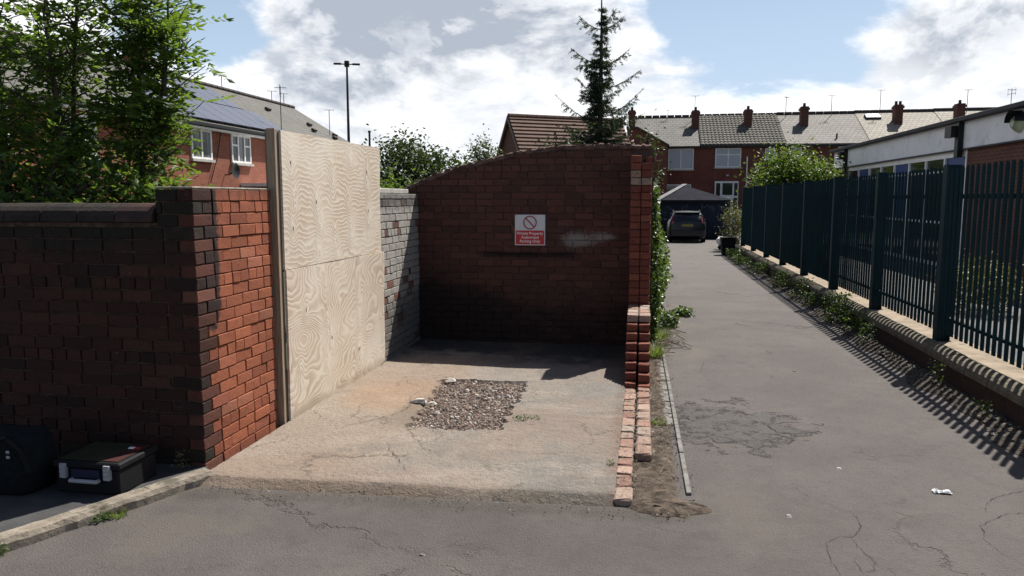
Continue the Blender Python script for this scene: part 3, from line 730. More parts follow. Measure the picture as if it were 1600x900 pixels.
# ================================================================== PLYWOOD HOARDING
PH = thing('plywood_hoarding', 'tall bare plywood boarding of two stacked sheets closing the side of the bay', 'boarding', (-2.68, 6.3, .03))
def sheet(z0, z1, ya, yb, xa, matn, warp, cut=0):
    ny, nz = 26, 14; vs = []; fs = []
    for s in (0, 1):
        for j in range(nz + 1):
            for i in range(ny + 1):
                v = j / nz; u = i / ny; y = ya + (yb - ya) * u; z = z0 + (z1 - z0) * v
                if cut and u > .9: z = z + (u - .9) / .1 * cut * (1 - v) ** 3
                if u == 1: y += .008 * math.sin(v * 9)
                xx = xa + .03 * u + warp * (math.sin(u * 5 + v * 2) * .5 + u ** 3 * 1.2) - s * .018
                vs.append((xx, y, z))
    K = (nz + 1) * (ny + 1)
    for j in range(nz):
        for i in range(ny):
            a = j * (ny + 1) + i; fs += [(a, a + 1, a + ny + 2, a + ny + 1), (K + a, K + a + ny + 1, K + a + ny + 2, K + a + 1)]
    for i in range(ny):
        a = i; fs.append((a, K + a, K + a + 1, a + 1)); a = nz * (ny + 1) + i; fs.append((a, a + 1, K + a + 1, K + a))
    for j in range(nz):
        a = j * (ny + 1); b = a + ny + 1; fs.append((a, b, K + b, K + a)); a += ny; b = a + ny + 1; fs.append((a, K + a, K + b, b))
    return MB().add(vs, fs)
sheet(1.212, 2.252, 5.31, 7.345, -2.656, 'ply_top', .006).build('plywood_sheet', M['ply_top'], PH)['label'] = 'upper plywood sheet with wavy grain'
sheet(.03, 1.207, 5.31, 7.385, -2.652, 'ply_low', .012, .05).build('plywood_sheet', M['ply_low'], PH)['label'] = 'lower plywood sheet with large oval whorls'
m = MB(); m.box(-2.735, -2.668, 5.238, 5.272, .02, 2.262); m.build('timber_post', M['timber'], PH, bevel=.003)
m = MB(); m.box(-2.762, -2.676, 5.274, 5.320, .02, 2.250); m.build('timber_post', M['timber_old'], PH)
for z in (.35, 1.19, 2.1):
    m = MB(); m.box(-2.745, -2.70, 5.32, 7.2, z, z + .06); m.build('batten', M['timber_old'], PH)
for z in (.5, 1.0, 1.5, 2.1):
    for yy in (5.36, 6.3, 7.28):
        m = MB(); m.tube([(-2.66, yy, z), (-2.632 if False else -2.655, yy, z)], .006, 6); 

# ================================================================== WHITEWASHED SIDE WALL
WW = thing('whitewashed_wall', 'low side wall of flaking whitewashed brick beyond the plywood edge', 'wall', (-2.7, 8.0, 0))
m = MB(); m.box(-2.82, -2.656, 7.1, 8.74, 0, 1.79); m.build('mortar', M['mortar_white'], WW)
wall_bricks(WW, 'brick_whitewash', 'y', -2.642, 7.15, 8.735, .01, 22, header_every=5, seed=21, proud=.004)
m = MB(); m.box(-2.82, -2.640, 7.1, 8.74, 1.745, 1.80); m.build('mortar_cap', M['mortar_white'], WW, bevel=.006)
CS = MB(); CS.box(-2.82, -2.66, 7.15, 8.42, 1.803, 1.855); tag(CS.build('concrete_slab', M['cope_conc'], None, bevel=.006), 'pale concrete slab lying along the top of the whitewashed wall', 'slab')

# ================================================================== BACK WALL WITH SLOPING TOP
BW = thing('back_wall', 'tall dark red brick back wall of the bay with a sloping uneven top', 'wall', (-1.4, 8.85, 0))
prof = [(-2.80, 1.88), (-2.73, 1.91), (-2.28, 2.085), (-1.81, 2.205), (-1.36, 2.30), (-.91, 2.35), (-.5, 2.36), (.11, 2.345)]
def ztop(x):
    for (xa, za), (xb, zb) in zip(prof, prof[1:]):
        if xa <= x <= xb: return za + (zb - za) * (x - xa) / (xb - xa)
    return prof[0][1] if x < prof[0][0] else prof[-1][1]
BY = 8.75
m = MB(); pts = [(x, BY + .013, z - .03) for x, z in prof]; poly = [(-2.80, BY + .013, 0), (-.11, BY + .013, 0)] + [p for p in reversed(pts) if p[0] < -.11]
poly = [(-2.80, BY + .013, 0), (.1, BY + .013, 0)] + list(reversed(pts)); m.ext(poly, (0, .2, 0)); m.build('mortar', M['mortar_back'], BW)
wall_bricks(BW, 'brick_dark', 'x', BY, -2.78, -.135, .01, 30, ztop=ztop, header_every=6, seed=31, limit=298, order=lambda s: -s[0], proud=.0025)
# rough mortar fillet along the slope
m = MB(); rows = []; x = -2.8; rnd = random.Random(5)
while x < .1:
    z = ztop(x); h = z + rnd.uniform(-.008, .014); rows.append([(x, BY - .012 + rnd.uniform(-.01, .006), z - .045), (x, BY - .01 + rnd.uniform(-.008, .008), h - .010), (x, BY + .03, h + .006), (x, BY + .19, h + .004), (x, BY + .225, z - .04)]); x += .03
vs = [v for r_ in rows for v in r_]; fs = [(i * 5 + k, (i + 1) * 5 + k, (i + 1) * 5 + k + 1, i * 5 + k + 1) for i in range(len(rows) - 1) for k in range(4)]
m.add(vs, fs).build('mortar_cap', M['mortar_back'], BW)
for i in range(26):        # broken slivers of brick bedded on the slope
    x = -2.7 + i * .1 + rnd.uniform(-.03, .03); z = ztop(x); sl = math.atan2(ztop(x + .05) - ztop(x - .05), .1)
    if x > -.2: break
    o = put_brick(BW, 'brick_cut' if i % 3 == 0 else 'brick_dark', (x, BY - .004, z - .012), 0, rnd.uniform(.25, .48), .5, rnd.uniform(.18, .34), 'brick_sliver'); o.rotation_euler = (rnd.uniform(-.1, .1), -sl + rnd.uniform(-.1, .1), rnd.uniform(-.1, .1))

# ================================================================== BROKEN SIDE WALL (jamb, toothed stub, cut-off footing course)
JW = thing('broken_side_wall', 'broken brick side wall by the alley stepping down to a cut-off footing row', 'wall', (-.02, 8.0, 0))
m = MB(); m.box(-.118, .078, 8.24, 8.95, 0, 2.12); m.build('mortar', M['mortar_dark'], JW)
rnd = random.Random(9)
for k in range(28):
    z = k * PITCH + .004
    top_gap = {27: .35, 26: .0}.get(k, 0)
    for li, xl in enumerate((-.132, -.018)):
        if k == 27 and li == 1: continue
        fr = 8.20 + rnd.uniform(-.012, .02)
        # front course: header ends of two leaves; the left leaf also shows its side
        put_brick(JW, 'brick_cut' if k in (24, 25) and rnd.random() < .7 else 'brick_jamb', (xl + .052, fr, z), 0, .106 / BL, 1.9, 1.05, tilt=.02)
    put_brick(JW, 'brick_jamb', (.088, 8.5, z), math.pi / 2, 1, .6, 1); put_brick(JW, 'brick_jamb', (.088, 8.71, z), math.pi / 2, 1, .6, 1)
    put_brick(JW, 'brick_dark', (-.132 + .06, 8.40 + .1, z), math.pi / 2, 1, .6, 1)
# stub: eight courses racked back one step per course
for k in range(8):
    z = .012 + k * PITCH * .965
    yl = 6.80 + k * .088 + rnd.uniform(-.012, .012)
    for li, xl in enumerate((-.132, -.018)):
        y0 = yl + (0 if li == 0 else (-.07 if k < 3 else 0)) + rnd.uniform(-.01, .01); j = 0
        while y0 < 8.19:
            L = min(BL * rnd.uniform(.98, 1.02), 8.19 - y0)
            if L > .03:
                top = (k == 7)
                put_brick(JW, 'brick_cut' if top else 'brick_jamb', (xl + .103 + (0 if li == 0 else .006), y0 + L / 2, z), math.pi / 2, (L - .004) / BL, 1.03, .97, tilt=.012, ch=.006, jit=.003)
            y0 += L + .008; j += 1
m = MB(); m.box(-.125, .078, 7.50, 8.19, .01, .60); m.build('mortar_bed', M['mortar_dark'], JW)
# footing courses
y0 = 4.19; j = 0
while y0 < 6.82:
    L = BL * rnd.choice((1.0, 1.0, 1.02, .7)); put_brick(JW, 'brick_cut', (-.132 + .103, y0 + L / 2, -.026 + rnd.uniform(-.003, .003)), math.pi / 2, (L - .002) / BL, 1.04, .98, tilt=.014, ch=.010, jit=.005); y0 += L + .008
y0 = 4.93
while y0 < 6.75:
    L = BL * rnd.choice((1.0, 1.0, .9)); put_brick(JW, 'brick_cut', (-.018 + .110, y0 + L / 2, -.006 + rnd.uniform(-.004, .004)), math.pi / 2, (L - .003) / BL, 1.06, 1, tilt=.016, ch=.010, jit=.005); y0 += L + .008
m = MB(); rnd2 = random.Random(44)
def _smear():
    for i in range(420):
        left = rnd2.random() < .55; y = rnd2.uniform(4.25, 6.7) if left else rnd2.uniform(4.95, 6.7); x = rnd2.choice((-.131, -.03, -.08)) + rnd2.gauss(0, .012) if left else rnd2.choice((-.012, .09, .04)) + rnd2.gauss(0, .012)
        r_ = .003 + .012 * rnd2.random() ** 4; z = .046 if left else .066; n = 5; a0 = rnd2.uniform(0, 6); k0 = len(m.v)
        m.v += [(x + r_ * rnd2.uniform(.6, 1.3) * math.cos(a0 + 1.257 * k), y + 1.4 * r_ * rnd2.uniform(.6, 1.3) * math.sin(a0 + 1.257 * k), z - .004) for k in range(n)] + [(x, y, z + r_ * .25)]
        m.f += [(k0 + k, k0 + (k + 1) % n, k0 + n) for k in range(n)]; m.m += [0] * n
_smear(); o = m.build('mortar_crumbs', M['mortar_pale'], JW); o['kind'] = 'stuff'
# side wall carrying on along the alley, under ivy
SW = thing('alley_wall', 'brick garden wall running along the alley under the ivy', 'wall', (0, 13, 0))
m = MB(); m.box(-.12, .075, 8.96, 17, 0, 1.7); m.build('brickwork', M['lowwall'], SW)
m = MB(); m.box(-.14, .095, 8.96, 17, 1.7, 1.76); m.build('coping', M['coping_low'], SW, bevel=.01)
# edging stones along the soil strip
ED = thing('path_edging', 'thin grey edging of flush stones between the soil strip and the tarmac', 'edging', (.28, 6, 0))
y0 = 4.42
while y0 < 9.0:
    L = rv(.28, .42); t = (y0 - 4.42) / 4.6; w = .03
    a = .318 - .05 * t; b = .318 - .05 * (t + L / 4.6)
    m = MB(); m.prism([(a - w, y0), (a, y0), (b, y0 + L - .01), (b - w, y0 + L - .01)], -.02, .016 + rv(-.003, .004)); m.build('edging_stone', M['edging'], ED, bevel=.003)
    if 5.6 < y0 < 7.9:
        m = MB(); m.prism([(a - .10 + rv(-.015, .015), y0 + .01), (a - w - .008, y0 + .01), (b - w - .008, y0 + L - .02), (b - .10 + rv(-.015, .015), y0 + L - .02)], -.02, .012 + rv(-.002, .003)); m.build('edging_stone', M['edging'], ED, bevel=.003)
    y0 += L

# ================================================================== SIGN
SG = thing('parking_sign', 'small white and red private parking sign fixed to the dark back wall', 'sign', (-1.29, BY - .02, 1.2))
sx0, sx1, sz0, sz1 = -1.472, -1.115, 1.205, 1.562; sy = BY - .014
m = MB(); m.box(sx0, sx1, sy - .004, sy + .010, sz0, sz1); m.build('sign_plate', M['sign_white'], SG, bevel=.002)
zs = sz0 + (sz1 - sz0) * .485
m = MB(); m.box(sx0 + .012, sx1 - .012, sy - .0065, sy - .0045, sz0 + .012, zs); m.build('red_panel', M['sign_red'], SG)
cx, cz, ro, ri = (sx0 + sx1) / 2, (zs + sz1) / 2, .080, .066
m = MB(); n = 40; vs = []
for rr in (ro, ri):
    for k in range(n): t = 2 * math.pi * k / n; vs.append((cx + rr * math.cos(t), sy - .0065, cz + rr * math.sin(t)))
m.add(vs, [(k, (k + 1) % n, n + (k + 1) % n, n + k) for k in range(n)])
m.obox((cx, sy - .0062, cz), Vector((.068 * .7071, 0, -.068 * .7071)), Vector((0, .0008, 0)), Vector((.0052, 0, .0052)))
m.build('prohibition_ring', M['sign_ring'], SG)
def text_part(txt, size, x, z, y, parent, matn, name='lettering'):
    cu = bpy.data.curves.new('t', 'FONT'); cu.body = txt; cu.size = size; cu.align_x = 'CENTER'; cu.extrude = .0004; cu.offset = size * .018
    to = bpy.data.objects.new('t', cu); COL.objects.link(to); bpy.context.view_layer.update()
    me = bpy.data.meshes.new_from_object(to.evaluated_get(bpy.context.evaluated_depsgraph_get()))
    bpy.data.objects.remove(to); bpy.data.curves.remove(cu)
    me.materials.clear(); me.materials.append(M[matn]); me.name = name
    o = bpy.data.objects.new(name, me); COL.objects.link(o); reg(o, (x, y, z), parent); o.rotation_euler = (R(90), 0, 0); return o
for t, s, z in (('Private Property', .046, zs - .048), ('Authorised', .046, zs - .094), ('Parking Only', .046, zs - .140)):
    text_part(t, s, cx, z, sy - .0075, SG, 'sign_black')
for dx_ in (sx0 + .014, sx1 - .014):
    m = MB(); m.tube([(dx_, sy - .008, sz1 - .014), (dx_, sy + .002, sz1 - .014)], .004, 8); m.build('screw', M['greymetal'], SG)

# ================================================================== PALISADE FENCE ON LOW WALL
LWL = thing('low_retaining_wall', 'low dark brick retaining wall with rounded concrete coping under the palisade fence', 'wall', (2.98, 12, 0))
m = MB(); m.box(2.905, 3.08, -3, 25.2, 0, .19); m.build('brickwork', M['lowwall'], LWL)
y0 = -1.0
while y0 < 25:
    L = .46; n = 7; vs = []; j1 = rv(-.005, .005)
    for yy in (y0 + .004, y0 + L - .004):
        vs.append((2.885 + j1, yy, .17))
        for k in range(n + 1): t = math.pi * (1 - k / n); vs.append((2.995 + j1 + math.cos(t) * .108, yy, .205 + math.sin(t) ** .8 * .062 + j1))
        vs.append((3.10 + j1, yy, .17))
    q = n + 3; fs = [(k, q + k, q + k + 1, k + 1) for k in range(q - 1)] + [tuple(range(q)), tuple(range(2 * q - 1, q - 1, -1))]
    MB().add(vs, fs).build('coping_stone', M['coping_low'], LWL); y0 += L
m = MB(); m.box(3.105, 3.46, -3, 25.4, -.02, .235); o = m.build('concrete_strip', M['sand_conc'], None, bevel=.008); o['kind'] = 'structure'
FE = thing('palisade_fence', 'tall dark green steel palisade fence running down the right of the alley', 'fence', (3.15, 14, .235))
posts = [8.66 + 2.355 * i for i in range(-3, 8)]
for p in posts:
    if p > 25.6: continue
    m = MB(); m.box(3.13, 3.235, p - .006, p + .006, .235, 2.10); m.box(3.115, 3.127, p - .055, p + .055, .235, 2.10); m.box(3.238, 3.25, p - .055, p + .055, .235, 2.10); m.box(3.10, 3.26, p - .07, p + .07, .228, .243)
    m.build('post', M['fence'], FE)
for a, b in zip(posts, posts[1:]):
    if b > 25.7: break
    for z in (.52, 1.79):
        m = MB(); m.box(3.135, 3.175, a + .058, b - .058, z - .003, z + .003); m.box(3.169, 3.175, a + .058, b - .058, z - .045, z - .004); m.build('rail', M['fence'], FE)
# one picket, copied
def picket_mesh():
    z0, z1 = .345, 2.075; prof_ = [(0, -.030), (.012, -.023), (.006, -.011), (.014, 0), (.006, .011), (.012, .023), (0, .030)]
    vs = []; n = len(prof_)
    for s in (0, .003):
        for z, sc in ((z0, 1), (z1 - .035, 1), (z1, .45)):
            for x, y in prof_: vs.append((-x + s, y * sc, z))
    fs = []
    for s in range(2):
        for r_ in range(2):
            for k in range(n - 1):
                a = s * 3 * n + r_ * n + k; f = (a, a + 1, a + n + 1, a + n); fs.append(f if s else f[::-1])
    for r_ in range(2):
        for k in (0, n - 1):
            a = r_ * n + k; b = a + n; c = 3 * n
            fs.append((a, b, b + c, a + c))
    for k in range(n - 1): a = 2 * n + k; fs.append((a, a + 1, a + 1 + 3 * n, a + 3 * n))
    me = bpy.data.meshes.new('picket'); me.from_pydata(vs, [], fs); me.materials.append(M['fence']); return me
PK = picket_mesh(); npk = 0
for a, b in zip(posts, posts[1:]):
    if b > 25.7: break
    n = 20; st = (b - a) / n
    for k in range(n):
        yy = a + st * (k + .5)
        o = bpy.data.objects.new('picket', PK); COL.objects.link(o); o.parent = FE; o.location = Vector((3.130, yy, rv(-.004, .004))) - Vector((3.15, 14, .235)); o.rotation_euler = (rv(-.003, .003), 0, rv(-.02, .02)); npk += 1

# ================================================================== SCHOOL BUILDING BEHIND THE FENCE
SB = thing('school_building', 'single-storey flat-roofed building with white fascia and blue panels behind the fence', 'building', (7.4, 22, 0))
XB = 7.3
m = MB(); m.box(XB + .12, 15, 6, 31.3, 0, 3.4); m.build('back_block', M['fb_s'], SB)
m = MB(); m.box(XB, XB + .12, 6, 19.05, 0, 2.87); m.build('brick_wall', M['fb_s'], SB)
m = MB(); m.box(XB, XB + .12, 30.62, 31.3, 0, 2.77); m.build('brick_wall', M['fb_s'], SB)
for a, b in ((6, 10), (10, 14.5), (14.5, 19.25), (19.27, 23.3), (23.31, 27.4), (27.41, 31.3)):
    m = MB(); m.box(XB - .05, XB + .115, a, b - .012, 2.885, 3.50); m.build('fascia_panel', M['fascia'], SB)
m = MB(); m.box(XB - .22, 15, 5.8, 31.5, 3.503, 3.60); m.build('roof', M['roofedge'], SB, bevel=.01)
m = MB(); m.box(XB - .09, XB - .052, 6, 31.3, 2.855, 2.89); m.build('drip_trim', M['roofedge'], SB)
bay = 1.27; yb = 19.08; i = 0
m = MB(); m.box(XB - .01, XB + .1, 19.06, 30.6, 2.72, 2.86); m.build('frame_head', M['white'], SB)
m = MB(); m.box(XB - .01, XB + .1, 19.06, 30.6, .06, .15); m.build('frame_sill', M['white'], SB)
while yb + bay < 30.7:
    blue = i % 3 == 0
    m = MB(); m.box(XB - .015, XB + .09, yb - .03, yb + .05, .15, 2.72); m.build('mullion', M['white'], SB)
    w = MB(); w.box(XB + .03, XB + .06, yb + .05, yb + bay - .03, .15, 1.12); w.build('pane', M['glass'], SB)
    w = MB(); w.box(XB + .03, XB + .06, yb + .05, yb + bay - .03, 1.18, 2.38); w.build('blue_panel' if blue else 'pane', M['blue'] if blue else M['glass'], SB)
    w = MB(); w.box(XB + .03, XB + .06, yb + .05, yb + bay - .03, 2.43, 2.72); w.build('blue_panel' if blue else 'pane', M['blue'] if blue else M['glass'], SB)
    
    for t0, t1 in ((1.12, 1.18), (2.38, 2.43)): t = MB(); t.box(XB, XB + .08, yb + .05, yb + bay - .03, t0, t1); t.build('transom', M['white'], SB)
    yb += bay; i += 1
for hy in (19.3, 29.4):
    m = MB(); m.box(XB - .17, XB - .055, hy - .10, hy + .10, 2.7, 3.5); m.build('downpipe', M['blackmetal'], SB)
    m = MB(); m.box(XB - .30, XB - .175, hy - .02, hy + .36, 3.16, 3.42); m.build('hopper', M['blackmetal'], SB)
m = MB(); n = 14; ly, lz = 16.55, 3.22
vs = [(XB - .22, ly, lz)]; fs = []
for rr, xx in ((.09, XB - .2), (.16, XB - .13), (.2, XB - .06)):
    for k in range(n): t = 2 * math.pi * k / n; vs.append((xx, ly + rr * math.cos(t), lz + rr * math.sin(t)))
for k in range(n): fs.append((0, 1 + k, 1 + (k + 1) % n))
for r_ in range(2):
    for k in range(n): a = 1 + r_ * n + k; b = 1 + r_ * n + (k + 1) % n; fs.append((a, b, b + n, a + n))
WLm = thing('wall_lamp', 'round bulkhead lamp with dark hood on the white fascia at the right edge', 'lamp', (XB - .06, ly, lz - .25))
MB().add(vs, fs).build('lamp_glass', mat('lamp_glass', lambda T: (.42, .45, .30), .3), WLm, smooth=True)
m = MB(); vs = []; n = 10
for xx in (XB - .25, XB - .05):
    for k in range(n + 1): t = math.pi * k / n; vs.append((xx, ly + .22 * math.cos(t), lz + .02 + .22 * math.sin(t)))
m.add(vs, [(k, k + 1, n + 2 + k, n + 1 + k) for k in range(n)] + [tuple(range(n + 1, 2 * n + 2))]); m.build('lamp_hood', M['blackmetal'], WLm)

# ================================================================== HOUSES
def tiled_roof(name, xa, xb, y0, z0, y1, z1, rows, rolls, m, parent):
    """rolls of interlocking tiles, joined, rows overlapping"""
    mb = MB(); d = Vector((0, y1 - y0, z1 - z0)) / rows; n = Vector((0, -(z1 - z0), (y1 - y0))).normalized()
    for r_ in range(rows):
        p0 = Vector((0, y0, z0)) + d * r_; p1 = p0 + d * 1.04; vs = []; fs = []; seg = rolls * 4
        for i in range(seg + 1):
            x = xa + (xb - xa) * i / seg; h = (.0, .035, .045, .03)[i % 4]
            vs += [Vector((x, p0.y, p0.z)) + n * (h + .045), Vector((x, p1.y, p1.z)) + n * (h + .006), Vector((x, p0.y, p0.z)) + n * -.01]
        for i in range(seg): a = 3 * i; fs += [(a, a + 3, a + 4, a + 1), (a + 2, a + 5, a + 3, a)]
        mb.add(vs, fs)
    o = mb.build(name, m, parent); o['kind'] = 'stuff'; return o
def window_x(parent, x0, x1, z0, z1, y, glassm, lights=1, topl=None, fr=.06):
    """window in a wall facing -y"""
    f = MB(); f.box(x0, x1, y - .05, y - .005, z1 - fr, z1); f.box(x0, x1, y - .05, y - .005, z0, z0 + fr); f.box(x0, x0 + fr, y - .05, y - .005, z0 + fr, z1 - fr); f.box(x1 - fr, x1, y - .05, y - .005, z0 + fr, z1 - fr)
    for k in range(1, lights): xx = x0 + (x1 - x0) * k / lights; f.box(xx - fr / 2, xx + fr / 2, y - .05, y - .005, z0 + fr, z1 - fr)
    if topl: zt = z0 + (z1 - z0) * topl; f.box(x0 + fr, x1 - fr, y - .046, y - .008, zt - fr / 2, zt + fr / 2)
    wo = f.build('window', M['white'], parent)
    g_ = MB(); g_.box(x0 + fr * .5, x1 - fr * .5, y - .025, y - .015, z0 + fr * .5, z1 - fr * .5); g_.build('pane', glassm, wo)
    s = MB(); s.box(x0 - .06, x1 + .06, y - .10, y - .004, z0 - .07, z0 - .002); s.build('sill', M['cope_conc'], wo)
def chimney(parent, x, y, z0, z1, w=.42, d=.55, pots=1, mt=None):
    c = MB(); c.box(x - w / 2, x + w / 2, y - d / 2, y + d / 2, z0, z1 - .25); c.box(x - w / 2 - .05, x + w / 2 + .05, y - d / 2 - .05, y + d / 2 + .05, z1 - .25, z1 - .13); c.box(x - w / 2, x + w / 2, y - d / 2, y + d / 2, z1 - .13, z1 - .05)
    co = c.build('chimney', mt or M['chim'], parent)
    for k in range(pots):
        p = MB(); px_ = x + (k - (pots - 1) / 2) * .22; p.tube([(px_, y, z1 - .05), (px_, y, z1 + .10), (px_, y, z1 + .16)], [.09, .075, .085], 8); p.build('chimney_pot', M['terracotta'], co)
M['chim'] = mat('chimney_brick', farbrick((.10, .035, .028), (.14, .05, .04), 0), .9)
YB, YR, ZE, ZR = 45.0, 48.6, 4.78, 6.74
HG = 'terraced houses across the end of the alley'
hs = [(-.9, 3.15, 'slate_b', 'end terraced house with plain grey slate roof and wide blind-covered window', 2.98),
      (3.15, 7.83, None, 'terraced house with dark ribbed tile roof and white back door', 6.0),
      (7.83, 12.25, 'slate_c', 'terraced house with mottled slate roof, just right of the ribbed tile roof', 9.15),
      (12.25, 16.6, 'slate_d', 'terraced house with pale stained roof and a small skylight', 14.25),
      (16.6, 21.2, 'slate_d', 'pale-roofed terraced house farthest right behind the flat-roofed building', 17.5)]
for i, (xa, xb, rm, lab, cxm) in enumerate(hs):
    H = thing('terraced_house', lab, 'house', ((xa + xb) / 2, YB, 0), HG)
    dz_ = i * .03
    m = MB(); m.box(xa + .002, xb - .002, YB, 52, 0, ZE + .02); m.build('wall', M['fb_x'], H)
    m = MB(); m.ext([(xa + .01, YB - .18, ZE - .06 + dz_), (xa + .01, YR, ZR + dz_), (xa + .01, 52.2, ZE - .06 + dz_), (xa + .01, 52.2, ZE - .18), (xa + .01, YR, ZR - .14), (xa + .01, YB - .18, ZE - .18)], (xb - xa - .02, 0, 0))
    ro_ = m.build('roof', M[rm] if rm else M['tile_grey'], H)
    if rm is None: tiled_roof('roof_tiles', xa + .01, xb - .01, YB - .2, ZE - .05 + dz_, YR, ZR + .01 + dz_, 13, 22, M['tile_grey'], H)
    m = MB(); xx = xa
    while xx < xb - .1: m.tube([(xx + .02, YR, ZR + .04 + dz_), (min(xx + .43, xb), YR, ZR + .04 + dz_)], .09, 8); xx += .45
    m.build('ridge_tiles', M['tile_dark'], H)
    m = MB(); m.box(xa + .01, xb - .01, YB - .27, YB - .17, ZE - .16, ZE - .07); m.build('gutter', M['blackmetal'], H)
    chimney(H, cxm, 47.2, 5.6, 7.0 + (.1 if i > 1 else 0), pots=1 + (i == 3))
    if i == 0:
        window_x(H, 1.37, 2.80, 3.40, 4.58, YB, M['glass_pale'], 2); window_x(H, 1.28, 2.7, 1.5, 2.55, YB, M['glass'], 2)
        chimney(H, -.76, 46.6, 3, 7.0, .40, .5)
    elif i == 1:
        window_x(H, 4.0, 5.42, 3.5, 4.58, YB, M['glass_pale'], 2, .66); window_x(H, 6.72, 7.25, 3.9, 4.56, YB, M['glass_pale'], 1)
        d = MB(); d.box(4.02, 5.33, YB - .07, YB - .01, .3, 2.72); do = d.build('door', M['white'], H)
        for a, b, z0, z1 in ((4.1, 4.32, 1.9, 2.62), (4.45, 5.0, 1.95, 2.62), (5.1, 5.28, 1.9, 2.62), (4.1, 4.32, .9, 1.78), (4.55, 4.9, 1.0, 1.75), (5.08, 5.28, .9, 1.78)):
            p = MB(); p.box(a, b, YB - .09, YB - .072, z0, z1); p.build('pane', M['glass'], do)
        p = MB(); p.tube([(5.75, YB - .1, 0), (5.75, YB - .1, 4.1)], .04, 6); p.build('downpipe', M['white'], H)
        p = MB(); p.box(4.62, 4.78, YB - .12, YB - .01, 3.0, 3.1); p.build('outside_light', M['cope_conc'], H)
    elif i == 2:
        window_x(H, 8.1, 8.68, 3.85, 4.62, YB, M['glass_pale'], 1); window_x(H, 10.6, 11.2, 3.85, 4.62, YB, M['glass'], 1)
        p = MB(); p.tube([(10.6, YB + .4, 4.9), (10.6, YB + .4, 5.35)], .05, 6); p.build('soil_pipe', M['blackmetal'], H)
    elif i == 3:
        p = MB(); n_ = Vector((0, -.478, .878)); c = Vector((13.1, 47.9, 6.42)) + n_ * .08
        p.obox(c, (.42, 0, 0), Vector((0, .878, .478)) * .26, n_ * .06); sk = p.build('skylight', M['roofedge'], H)
        q = MB(); q.obox(c + n_ * .065, (.36, 0, 0), Vector((0, .878, .478)) * .21, n_ * .01); q.build('pane', M['glass_pale'], sk)
# rear wing at the left end of the terrace
m = MB(); RW = thing('brick_outbuilding', 'dark brick lean-to wing with sloping roofline standing before the end terraced house', 'building', (.2, 43, 0))
m.ext([(-.95, 43, 0), (1.28, 43, 0), (1.28, 43, 4.62), (-.35, 43, 5.55), (-.95, 43, 5.6)], (0, 1.95, 0)); m.build('wall', M['fb_x'], RW)
m = MB(); m.ext([(1.36, 42.9, 4.58), (1.36, 42.9, 4.68), (-.37, 42.9, 5.68), (-1.0, 42.9, 5.70), (-1.0, 42.9, 5.605), (-.35, 42.9, 5.56)], (0, 2.04, 0)); m.build('roof', M['tile_dark'], RW)
# left row (facing +x)
def house_left(ya, yb, lab, roofm, wins=(), xw=-15.0):
    H = thing('terraced_house', lab, 'house', (xw, (ya + yb) / 2, 0), 'brick houses in a row beyond the left wall')
    m = MB(); m.box(-22, xw, ya + .002, yb - .002, 0, 4.38); m.build('wall', M['fb_y'], H)
    m = MB(); m.ext([(xw + .28, ya + .01, 4.30), (-18.5, ya + .01, 6.54), (-22.3, ya + .01, 4.3), (-22.3, ya + .01, 4.18), (-18.5, ya + .01, 6.4), (xw + .28, ya + .01, 4.18)], (0, yb - ya - .02, 0)); m.build('roof', roofm, H)
    m = MB(); y = ya
    while y < yb - .1: m.tube([(-18.5, y + .02, 6.57), (-18.5, min(y + .43, yb), 6.57)], .10, 8); y += .45
    m.build('ridge_tiles', M['tile_dark'], H)
    m = MB(); m.box(xw + .26, xw + .38, ya + .01, yb - .01, 4.2, 4.30); m.build('gutter', M['blackmetal'], H)
    m = MB(); m.box(xw + .02, xw + .25, ya + .01, yb - .01, 4.10, 4.17); m.build('soffit', M['white'], H)
    for (y0, y1, z0, z1, nl) in wins:
        fr = .07; f = MB(); X = xw
        f.box(X + .005, X + .06, y0, y1, z1 - fr, z1); f.box(X + .005, X + .06, y0, y1, z0, z0 + fr); f.box(X + .005, X + .06, y0, y0 + fr, z0 + fr, z1 - fr); f.box(X + .005, X + .06, y1 - fr, y1, z0 + fr, z1 - fr)
        for k in range(1, nl): yy = y0 + (y1 - y0) * k / nl; f.box(X + .005, X + .06, yy - fr / 2, yy + fr / 2, z0 + fr, z1 - fr)
        wo = f.build('window', M['white'], H)
        if nl == 3:
            for ta, tb_ in ((y0 + fr, y0 + (y1 - y0) / 3 - fr / 2), (y1 - (y1 - y0) / 3 + fr / 2, y1 - fr)): t = MB(); t.box(X + .01, X + .055, ta, tb_, z1 - .42, z1 - .36); t.build('transom', M['white'], wo)
        g_ = MB(); g_.box(X + .015, X + .025, y0 + .03, y1 - .03, z0 + .03, z1 - .03); g_.build('pane', M['curtain'], wo)
        s = MB(); s.box(X + .004, X + .13, y0 - .06, y1 + .06, z0 - .09, z0 - .002); s.build('sill', M['cope_conc'], wo)
    return H
A1 = house_left(9, 21, 'red brick house with grey slate roof mostly hidden by the leafy tree at far left', M['slate_a'], [(14.9, 16.05, 2.9, 4.0, 2), (17.6, 19, 2.9, 4.0, 3)])
A2 = house_left(21, 29.75, 'red brick house with solar panels on its slate roof', M['slate_a'], [(23.5, 24.72, 3.09, 4.1, 2), (26.03, 27.41, 3.07, 4.1, 3)])
A3 = house_left(29.75, 38.6, 'plain slate-roofed end house with roof vents, behind the plywood top', M['slate_a'], [(31, 32.3, 3.05, 4.1, 2), (34.5, 36, 3.05, 4.1, 3)])
chimney(A2, -18.5, 25.9, 6.2, 7.55, .6, .7, 2, M['fb_y'])
u = Vector((-3.78, 0, 2.24)).normalized(); nn = Vector((2.24, 0, 3.78)).normalized()
base = Vector((-14.72, 0, 4.30))
